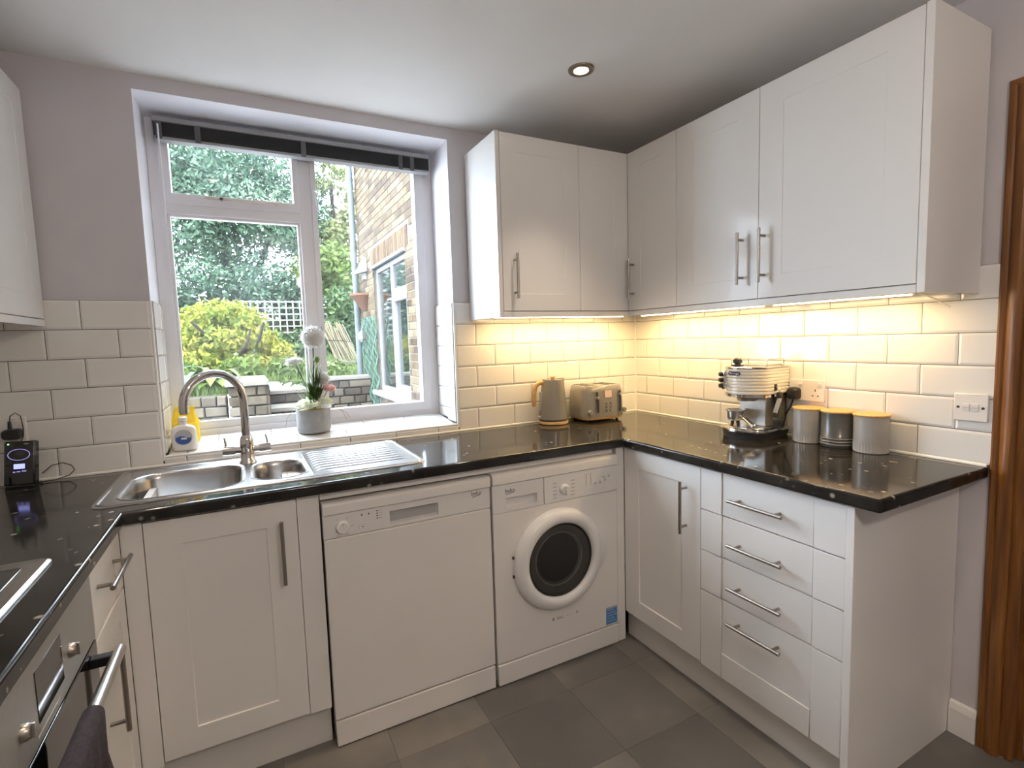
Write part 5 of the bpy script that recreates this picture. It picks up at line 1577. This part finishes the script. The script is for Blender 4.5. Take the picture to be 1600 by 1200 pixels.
t = thing('garden_wall', 'stone retaining wall with pale coping behind the flower pot', 'wall', (-0.9, 4.5, 0.0))
part('core', MB().box(-1.10, -0.56, 4.47, 4.62, 0.0, 0.90), 'stone_mass', t)
stone_face(t, (-1.12, 4.45), (-0.56, 4.45), 0.42, 0.895, 0.102, 0.18, 0, 4)
part('cap', MB().box(-1.14, -0.55, 4.40, 4.66, 0.897, 0.940), 'coping', t, bevel=0.006)
t = thing('garden_steps', 'stone garden steps with pale treads', 'steps', (-1.46, 4.2, 0.0))
for k, (yy, zt) in enumerate(((3.95, 0.66), (4.40, 0.82))):
    part('step_core', MB().box(-1.787, -1.145, yy + 0.04, yy + 0.5 if k == 0 else 4.62, 0.0 if k == 0 else 0.4, zt - 0.045), 'stone_mass', t)
    stone_face(t, (-1.785, yy + 0.03), (-1.145, yy + 0.03), 0.40 if k == 0 else 0.66, zt - 0.045, 0.11, 0.19, 0, 6 + k)
    part('tread', MB().box(-1.789, -1.142, yy - 0.02, yy + 0.46 if k == 0 else 4.66, zt - 0.043, zt), 'coping', t, bevel=0.005)

# ---- brick side of the house extension
XB = -0.55
t = thing('brick_extension', 'yellow-brown brick outside wall with a white window, beyond the drainpipe', 'building', (0.4, 2.6, 0.0))
WY0, WY1, WZ_0, WZ_1 = 2.665, 4.035, 0.775, 2.235
mb = relief([-4.86, -WY1, -WY0, -0.31], [0.0, WZ_0, WZ_1, 4.0], [[-XB + 0.004] * 3, [-XB + 0.004, None, -XB + 0.004], [-XB + 0.004] * 3], -0.2,
            lambda u, v, w: (-w, -u, v))
part('masonry', mb, 'mortar', t)
off = Vector((0.4, 2.6, 0.0))
bmesh_brick = {}
def brick_mesh(w):
    k = round(w, 3)
    if k not in bmesh_brick:
        L = lambda a_, b_, x: [(x, -a_, -b_), (x, -a_, b_), (x, a_, b_), (x, a_, -b_)]
        bmesh_brick[k] = mesh_of('brick', MB().loft([L(w / 2, 0.0325, 0.012), L(w / 2, 0.0325, -0.006), L(w / 2 - 0.004, 0.0285, -0.010)], True, True))
    return bmesh_brick[k]
bricks = []
row = 0
z = 0.30
while z < 3.95:
    ys_ = 4.855 if row % 2 == 0 else 4.855 + 0.1125
    while ys_ > 0.32:
        y1_, y0_ = min(ys_, 4.855), ys_ - 0.215
        segs = [(y0_, y1_)]
        if WZ_0 - 0.05 < z < WZ_1 + 0.03:
            segs = []
            for a_, b_ in [(y0_, y1_)]:
                if b_ <= WY0 or a_ >= WY1: segs.append((a_, b_))
                else:
                    if a_ < WY0 - 0.03: segs.append((a_, WY0))
                    if b_ > WY1 + 0.03: segs.append((WY1, b_))
        elif WZ_1 + 0.02 < z < WZ_1 + 0.25:
            segs = [(a_, b_) for a_, b_ in segs if b_ < WY0 - 0.12 or a_ > WY1 + 0.12]
        for a_, b_ in segs:
            bricks.append((a_, b_, z))
        ys_ -= 0.225
    z += 0.075; row += 1
eye = Vector((-2.01, -2.29, 1.345))
def seen(b):
    y = (b[0] + b[1]) / 2
    return 2.25 < y and 0.45 < b[2] < 0.62 + 0.66 * y
vis = sorted([b for b in bricks if seen(b)], key=lambda b: (Vector((XB, (b[0] + b[1]) / 2, b[2])) - eye).length)
near = vis[:285]
ns = set(near)
for a_, b_, z in near:
    link('brick', brick_mesh(b_ - a_), 'brick', t, Vector((XB, (a_ + b_) / 2, z)) - off)
mb = MB()
for b in bricks:
    if b in ns: continue
    a_, b_, z = b
    mb.box(XB - 0.010, XB + 0.010, a_, b_, z - 0.0325, z + 0.0325)
M['brick_mass'] = ramp_noise('stock_brick_rest', [(0.18, (0.13, 0.085, 0.055)), (0.38, (0.27, 0.18, 0.10)), (0.55, (0.40, 0.29, 0.16)), (0.8, (0.52, 0.42, 0.26))], 6, 0.9, island=0.5)
part('brickwork', mb, 'brick_mass', t, kind='stuff')
SOLDIER = mesh_of('soldier_brick', MB().box(-0.011, 0.01, -0.0325, 0.0325, -0.105, 0.105))
y = WY0 - 0.11
while y < WY1 + 0.1:
    link('soldier_brick', SOLDIER, 'brick_dark', t, Vector((XB, y + 0.0325, WZ_1 + 0.13)) - off)
    y += 0.0755
w2 = bpy.data.objects.new('window_2', None); COL.objects.link(w2); w2.location = (XB, 3.35, WZ_0)
tag(w2, 'white framed window in the brick extension outside', None, None, 'structure')
FX = lambda u, v, w: (-w, u, v)
wf = -XB - 0.03
mb = relief([WY0, WY0 + 0.05, 3.27, 3.37, WY1 - 0.05, WY1], [WZ_0, WZ_0 + 0.055, 1.845, 1.925, WZ_1 - 0.05, WZ_1],
            [[wf] * 5, [wf, None, wf, None, wf], [wf, wf, wf, None, wf], [wf, None, wf, None, wf], [wf] * 5], wf - 0.06, FX)
part('frame', mb, 'ext_white', w2, merge=True)
mb = relief([WY0 + 0.05, WY0 + 0.10, 3.22, 3.27], [WZ_0 + 0.055, WZ_0 + 0.11, 1.79, 1.845], [[wf + 0.012] * 3, [wf + 0.012, None, wf + 0.012], [wf + 0.012] * 3], wf - 0.04, FX)
part('casement', mb, 'ext_white', w2, merge=True)
for (a_, b_, c_, d_) in ((WY0 + 0.045, 3.275, WZ_0 + 0.05, 1.85), (WY0 + 0.045, 3.275, 1.92, WZ_1 - 0.045), (3.365, WY1 - 0.045, WZ_0 + 0.05, WZ_1 - 0.045)):
    part('pane', MB().box(-wf + 0.02, -wf + 0.026, a_, b_, c_, d_), 'ext_glass', w2)
part('sill', MB().box(XB - 0.07, XB + 0.06, WY0 - 0.05, WY1 + 0.10, WZ_0 - 0.055, WZ_0 - 0.002), 'ext_white', w2, bevel=0.006)
part('head_board', MB().box(XB - 0.035, XB + 0.02, WY0 - 0.02, WY1 + 0.02, WZ_1 + 0.0, WZ_1 + 0.028), 'ext_white', w2)

# drainpipe, planter, lamp, net
t = thing('drainpipe', 'grey drainpipe at the corner of the brick wall', 'pipe', (-0.625, 4.80, 0.0))
part('pipe', MB().cyl((-0.622, 4.80, 0.0), (-0.622, 4.80, 3.98), 0.038, n=20), 'pipe', t, smooth=40)
for z in (2.62, 1.62, 3.5):
    part('bracket', MB().lathe([(0.039, -0.014), (0.043, -0.014), (0.043, 0.014), (0.039, 0.014)], 20, (-0.622, 4.80, z), (0, 0, 1), True), 'soft_black', t)
t = thing('wall_planter', 'terracotta half-cone planter fixed to the brick wall', 'planter', (XB - 0.012, 4.50, 1.85))
loops = []
for z, r in ((1.78, 0.045), (1.80, 0.058), (1.955, 0.145), (1.96, 0.158), (1.985, 0.160), (1.985, 0.140), (1.93, 0.12)):
    loops.append([(XB - 0.0125 - max(0.001, r * 1.25 * math.sin(PI * k / 14)), 4.50 + r * 1.1 * math.cos(PI * k / 14), z) for k in range(15)])
part('bowl', MB().loft(loops), 'terracotta', t, smooth=40)
t = thing('outdoor_lamp', 'white wedge-shaped lamp on the brick wall above the planter', 'lamp', (XB - 0.012, 4.42, 2.3))
part('housing', MB().loft([[(XB - 0.0125, 4.36, 2.44), (XB - 0.0125, 4.52, 2.44), (XB - 0.020, 4.52, 2.44), (XB - 0.020, 4.36, 2.44)],
                           [(XB - 0.0125, 4.34, 2.26), (XB - 0.0125, 4.54, 2.26), (XB - 0.150, 4.54, 2.22), (XB - 0.150, 4.34, 2.22)]]), 'ext_white', t)
part('back_box', MB().box(XB - 0.05, XB - 0.0125, 4.38, 4.50, 2.16, 2.245), 'ext_white', t, bevel=0.003)
mb = MB()
for k in range(17):
    y = 3.98 + 0.80 * k / 16
    pts = []
    for j in range(22):
        z = 0.42 + 1.26 * j / 21
        pts.append((XB - 0.025 - 0.02 * math.sin(j * 1.3 + k), y + 0.024 * math.sin(j * PI / 2 + (k % 2) * PI), z))
    mb.tube(pts, 0.0075, 5)
tag(part('garden_netting', mb, 'net', None, kind='stuff'), 'green plastic netting hanging on the brick wall behind the drainpipe', 'netting', None, 'stuff')
t = thing('hanging_ornament', 'small pale hanging ornament in front of the green netting', 'ornament', (XB - 0.10, 4.45, 1.40))
part('body', MB().lathe([(0.0, 0.0), (0.05, 0.05), (0.035, 0.13), (0.0, 0.16)], 4, (XB - 0.10, 4.45, 1.36)), 'lath', t)
part('string', MB().cyl((XB - 0.10, 4.45, 1.51), (XB - 0.05, 4.45, 1.66), 0.004, n=6), 'lath', t)

# ---- leaves
def foliage(blobs, n, size, seed, hollow=0.55, droop=0.0):
    """leaf quads scattered through ellipsoid blobs; blobs = (cx,cy,cz,rx,ry,rz)"""
    rr = random.Random(seed)
    V, Fc = [], []
    vol = [b[3] * b[4] * b[5] for b in blobs]
    tot = sum(v ** 0.75 for v in vol)
    for b, v in zip(blobs, vol):
        for _ in range(int(n * v ** 0.75 / tot)):
            while True:
                d = Vector((rr.gauss(0, 1), rr.gauss(0, 1), rr.gauss(0, 1)))
                if d.length > 1e-3: break
            d.normalize()
            rad = hollow + (1 - hollow) * rr.random() ** 0.6
            rad *= 1 + 0.18 * math.sin(d.x * 7 + seed) * math.sin(d.y * 6 + d.z * 5)
            c = Vector((b[0] + d.x * b[3] * rad, b[1] + d.y * b[4] * rad, b[2] + d.z * b[5] * rad - droop * rr.random()))
            nrm = (d + Vector((rr.gauss(0, .7), rr.gauss(0, .7), rr.gauss(0, .7) + 0.3))).normalized()
            a_, u_, v_ = basis(nrm)
            th = rr.uniform(0, PI)
            uu = u_ * math.cos(th) + v_ * math.sin(th); vv = v_ * math.cos(th) - u_ * math.sin(th)
            s = size * rr.uniform(0.6, 1.3)
            o = len(V)
            V += [c - uu * s, c - vv * s * 0.45 + nrm * s * 0.12, c + uu * s, c + vv * s * 0.45 + nrm * s * 0.12]
            Fc.append((o, o + 1, o + 2, o + 3))
    m_ = MB(); m_.v = V; m_.f = Fc
    return m_
def blobs_in(cx, cy, cz, rx, ry, rz, n, br, seed):
    rr = random.Random(seed)
    out = []
    for _ in range(n):
        while True:
            q = Vector((rr.uniform(-1, 1), rr.uniform(-1, 1), rr.uniform(-1, 1)))
            if q.length < 1: break
        s = br * rr.uniform(0.7, 1.3)
        out.append((cx + q.x * rx, cy + q.y * ry, cz + q.z * rz, s, s, s * 0.8))
    return out
def plant(name, label, cat, base, blobs, n, size, mat, seed, trunks=(), group=None, crown='crown', **k):
    t = thing(name, label, cat, base, 0, group)
    part(crown, foliage(blobs, n, size, seed, **k), mat, t)
    for pts, r in trunks:
        part('trunk' if r > 0.03 else 'branch', MB().tube(pts, [r * (1 - 0.5 * i / (len(pts) - 1)) for i in range(len(pts))], 8), 'bark', t, smooth=60)
    return t
# golden shrub above the stone wall
sb = [(-2.25, 6.6, 1.85, 0.45, 0.45, 0.22), (-2.60, 6.5, 1.70, 0.28, 0.40, 0.25), (-1.95, 6.5, 1.72, 0.30, 0.40, 0.20), (-2.75, 6.4, 1.40, 0.22, 0.35, 0.25),
      (-2.30, 6.25, 1.45, 0.42, 0.40, 0.22), (-1.80, 6.3, 1.45, 0.30, 0.36, 0.18), (-1.55, 6.3, 1.28, 0.25, 0.30, 0.15), (-2.55, 6.1, 1.15, 0.33, 0.35, 0.18),
      (-1.95, 6.1, 1.12, 0.40, 0.32, 0.14), (-1.50, 6.15, 1.08, 0.28, 0.30, 0.12)]
plant('golden_shrub', 'golden yellow shrub with dark branches in front of the trellis', 'shrub', (-2.2, 6.6, 0.95), sb, 8500, 0.042, 'leaf_yellow', 21,
      [([(-2.2, 6.6, 0.9), (-2.3, 6.35, 1.3), (-2.45, 6.05, 1.52), (-2.62, 5.98, 1.72)], 0.035), ([(-2.15, 6.6, 0.9), (-1.98, 6.2, 1.3), (-1.80, 5.98, 1.45), (-1.72, 6.0, 1.70)], 0.034),
       ([(-2.15, 6.55, 0.95), (-2.05, 6.0, 1.25), (-1.95, 5.92, 1.42), (-1.90, 5.95, 1.6)], 0.028)], hollow=0.35)
plant('dark_tree', 'tall blue-green tree filling the upper window panes', 'tree', (-2.2, 12.0, 1.2),
      blobs_in(-2.6, 12.2, 4.6, 2.5, 1.0, 1.9, 34, 0.85, 5) + blobs_in(-2.2, 11.6, 2.6, 2.6, 0.6, 0.7, 14, 0.65, 6), 46000, 0.062, 'leaf_blue', 31,
      [([(-2.0, 12.2, 1.0), (-2.05, 12.2, 2.6), (-2.3, 12.2, 4.2), (-2.5, 12.2, 5.6)], 0.16), ([(-2.05, 12.2, 2.4), (-1.4, 12.1, 3.6), (-1.1, 12.1, 4.6)], 0.09)], hollow=0.4)
plant('green_bush', 'mid-green bush at the edge of the window behind the golden shrub', 'bush', (-3.6, 8.6, 1.1),
      blobs_in(-3.75, 8.6, 1.9, 0.75, 0.5, 0.85, 12, 0.42, 9), 3600, 0.075, 'leaf_mid', 33, [([(-3.7, 8.7, 1.0), (-3.7, 8.7, 2.2)], 0.05)], hollow=0.4)
plant('pale_tree', 'light airy tree with gaps of sky above the hedge', 'tree', (0.3, 12.0, 1.3),
      blobs_in(0.35, 12.0, 4.9, 0.9, 0.8, 2.0, 15, 0.42, 12), 3000, 0.075, 'leaf_pale', 35,
      [([(0.3, 12.0, 1.2), (0.35, 12.0, 3.2), (0.3, 12.0, 5.5)], 0.09), ([(0.33, 12, 3.0), (0.75, 11.9, 4.2), (0.9, 11.9, 5.2)], 0.05)], hollow=0.2)
plant('lime_tree_bush', 'bright green tree rising beside the drainpipe', 'tree', (0.1, 10.0, 1.2),
      blobs_in(0.15, 10.2, 2.95, 0.75, 0.5, 0.62, 10, 0.42, 14), 4500, 0.065, 'leaf_mid', 37, [([(0.15, 10.2, 1.2), (0.15, 10.2, 2.9)], 0.07)], hollow=0.35)
plant('ivy_hedge', 'dense dark ivy-covered hedge left of the drainpipe', 'hedge', (-0.1, 8.4, 1.1),
      blobs_in(-0.05, 8.5, 1.75, 0.55, 0.35, 0.62, 12, 0.36, 16), 4200, 0.06, 'leaf_dark', 39, [([(-0.05, 8.5, 1.0), (-0.05, 8.5, 1.9)], 0.06)], hollow=0.5)
plant('low_bush', 'low dark green bush below the trellis', 'bush', (-1.2, 8.6, 1.1),
      blobs_in(-1.05, 8.5, 1.35, 0.75, 0.25, 0.18, 9, 0.27, 18), 2200, 0.06, 'leaf_dark', 41, [([(-1.05, 8.5, 1.0), (-1.05, 8.5, 1.5)], 0.03)], hollow=0.4)
plant('border_plants', 'loose green border plants under the golden shrub', 'plants', (-2.5, 5.2, 0.9),
      blobs_in(-2.35, 5.2, 1.02, 1.0, 0.3, 0.10, 14, 0.20, 20), 2600, 0.05, 'leaf_mid', 43, (), crown='foliage', hollow=0.2)
plant('border_plants', 'soft green plants spilling over the top of the garden steps', 'plants', (-1.3, 5.2, 0.9),
      blobs_in(-1.35, 5.15, 1.00, 0.55, 0.25, 0.08, 9, 0.18, 22), 2000, 0.045, 'leaf_mid', 45, (), crown='foliage', hollow=0.2)

plant('boundary_hedge', 'tall mixed hedge closing the far end of the garden', 'hedge', (-2.0, 13.8, 1.5),
      [(x_, 13.9, 2.3 + 0.5 * math.sin(x_ * 2.3), 0.8, 0.5, 1.15) for x_ in (-6.6, -5.7, -4.8, -3.9, -3.0, -2.1, -1.2, -0.3, 0.6, 1.5, 2.4)], 13000, 0.10, 'leaf_dark', 47,
      [([(x_, 13.9, 1.2), (x_, 13.9, 2.4)], 0.06) for x_ in (-4.8, -3.0, -1.2, 0.6)], hollow=0.5)

# hostas: broad leaves, each one a leaf
def hosta(c, label, mat, n, r, seed):
    t = thing('hosta_plant', label, 'plant', c)
    rr = random.Random(seed)
    for k in range(n):
        a_ = 2 * PI * k / n + rr.uniform(-.3, .3)
        L = r * rr.uniform(0.75, 1.15); h = rr.uniform(0.10, 0.26)
        d = Vector((math.cos(a_), math.sin(a_), 0)); s_ = Vector((-d.y, d.x, 0))
        loops = []
        for q in range(6):
            f_ = q / 5
            c_ = d * (L * (0.15 + 0.85 * f_)) + Vector((0, 0, h * math.sin(PI * (0.15 + 0.72 * f_)) + 0.02))
            w = 0.075 * math.sin(PI * min(1, 0.06 + 0.92 * f_)) ** 0.8 + 0.002
            loops.append([c_ - s_ * w + Vector((0, 0, 0.018)), c_, c_ + s_ * w + Vector((0, 0, 0.018)), c_ - Vector((0, 0, 0.003))])
        part('leaf', MB().loft(loops), mat, t, smooth=60, local=True)
hosta((-2.30, 4.05, 0.86), 'bright lime hosta with broad leaves behind the tap arch', 'leaf_hosta', 12, 0.24, 1)
hosta((-2.62, 4.02, 0.85), 'blue-green hosta beside the lime one on the stone wall', 'leaf_hosta_blue', 10, 0.24, 2)

# trellis
t = thing('garden_trellis', 'pale square lattice trellis panel behind the golden shrub', 'trellis', (-1.2, 9.0, 1.3))
for k in range(13):
    x = -1.96 + k * 0.128
    part('lath', MB().box(x - 0.013, x + 0.013, 8.985, 9.0, 1.34, 2.26), 'lath', t)
for k in range(8):
    z = 1.38 + k * 0.122
    part('lath', MB().box(-2.0, -0.40, 9.0005, 9.015, z - 0.013, z + 0.013), 'lath', t)
for x in (-2.02, -0.39):
    part('post', MB().box(x - 0.04, x + 0.04, 9.016, 9.09, 0.9, 2.3), 'bark', t)
# bundle of canes
t = thing('cane_bundle', 'leaning bundle of straw-coloured canes in front of the hedge', 'canes', (-0.42, 7.3, 1.05))
rr = random.Random(8)
mb = MB()
for k in range(60):
    x0 = rr.uniform(-0.20, 0.22); y0 = rr.uniform(-.08, .08)
    top = Vector((x0 * 0.8 - 0.16 + rr.uniform(-.05, .05), 0.12 + y0, rr.uniform(0.50, 0.72)))
    mb.tube([Vector((x0 + 0.06, y0, 0.0)), (Vector((x0 + 0.06, y0, 0.0)) + top) / 2 + Vector((rr.uniform(-.03, .03), 0, 0)), top], 0.009, 5)
part('canes', mb, 'cane', t, local=True, kind='stuff')
part('binding', MB().tube([(-0.28, -0.10, 0.38), (-0.02, -0.12, 0.36), (0.20, -0.10, 0.33)], 0.010, 6), 'bark', t, local=True)
for k, (x, y, z, r) in enumerate(((-0.62, 6.5, 1.10, 0.11), (-0.42, 6.4, 1.08, 0.09), (-0.80, 6.7, 1.12, 0.08))):
    mb = MB().sphere((0, 0, 0), r, 10, 7, (1.3, 1.0, 0.6))
    q = random.Random(k)
    for v in mb.v: v *= q.uniform(0.92, 1.08)
    o = part('garden_rock', mb, 'stone', None, smooth=40, local=True)
    o.location = (x, y, lawn_z(x, y) + r * 0.3)
    tag(o, ('largest', 'middle', 'smallest')[k] + ' of the three rough rocks lying below the canes', 'rock', 'rocks below the canes')

# wire garden chair half hidden by the window edge
t = thing('garden_chair', 'grey metal garden chair behind the tap at the window edge', 'chair', (-2.56, 4.9, lawn_z(-2.56, 4.9)), R(20))
for x in (-0.17, 0.17):
    for y in (-0.16, 0.16):
        part('leg', MB().cyl((x, y, 0.0), (x * 0.95, y * 0.95, 0.05), 0.010, n=8), 'chair_metal', t, local=True)
part('seat', MB().loft([[(p[0], p[1], 0.05) for p in rrect(0.38, 0.38, 0.06, 4)], [(p[0], p[1], 0.072) for p in rrect(0.38, 0.38, 0.06, 4)]]), 'lath', t, local=True)
fr = [(0.19 * math.cos(a_), 0.17, 0.16 + 0.062 * math.sin(a_)) for a_ in [2 * PI * k / 24 for k in range(25)]]
part('back_hoop', MB().tube(fr, 0.010, 6, False), 'chair_metal', t, local=True, smooth=60)
for x in (-0.12, 0.12):
    part('back_post', MB().cyl((x, 0.17, 0.065), (x, 0.17, 0.12), 0.009, n=8), 'chair_metal', t, local=True)
part('back_mesh', MB().loft([[(p[0] * .97, 0.168, 0.16 + (p[2] - 0.16) * .94) for p in fr[:-1]], [(p[0] * .97, 0.172, 0.16 + (p[2] - 0.16) * .94) for p in fr[:-1]]]), 'leaf_hosta_blue', t, local=True)
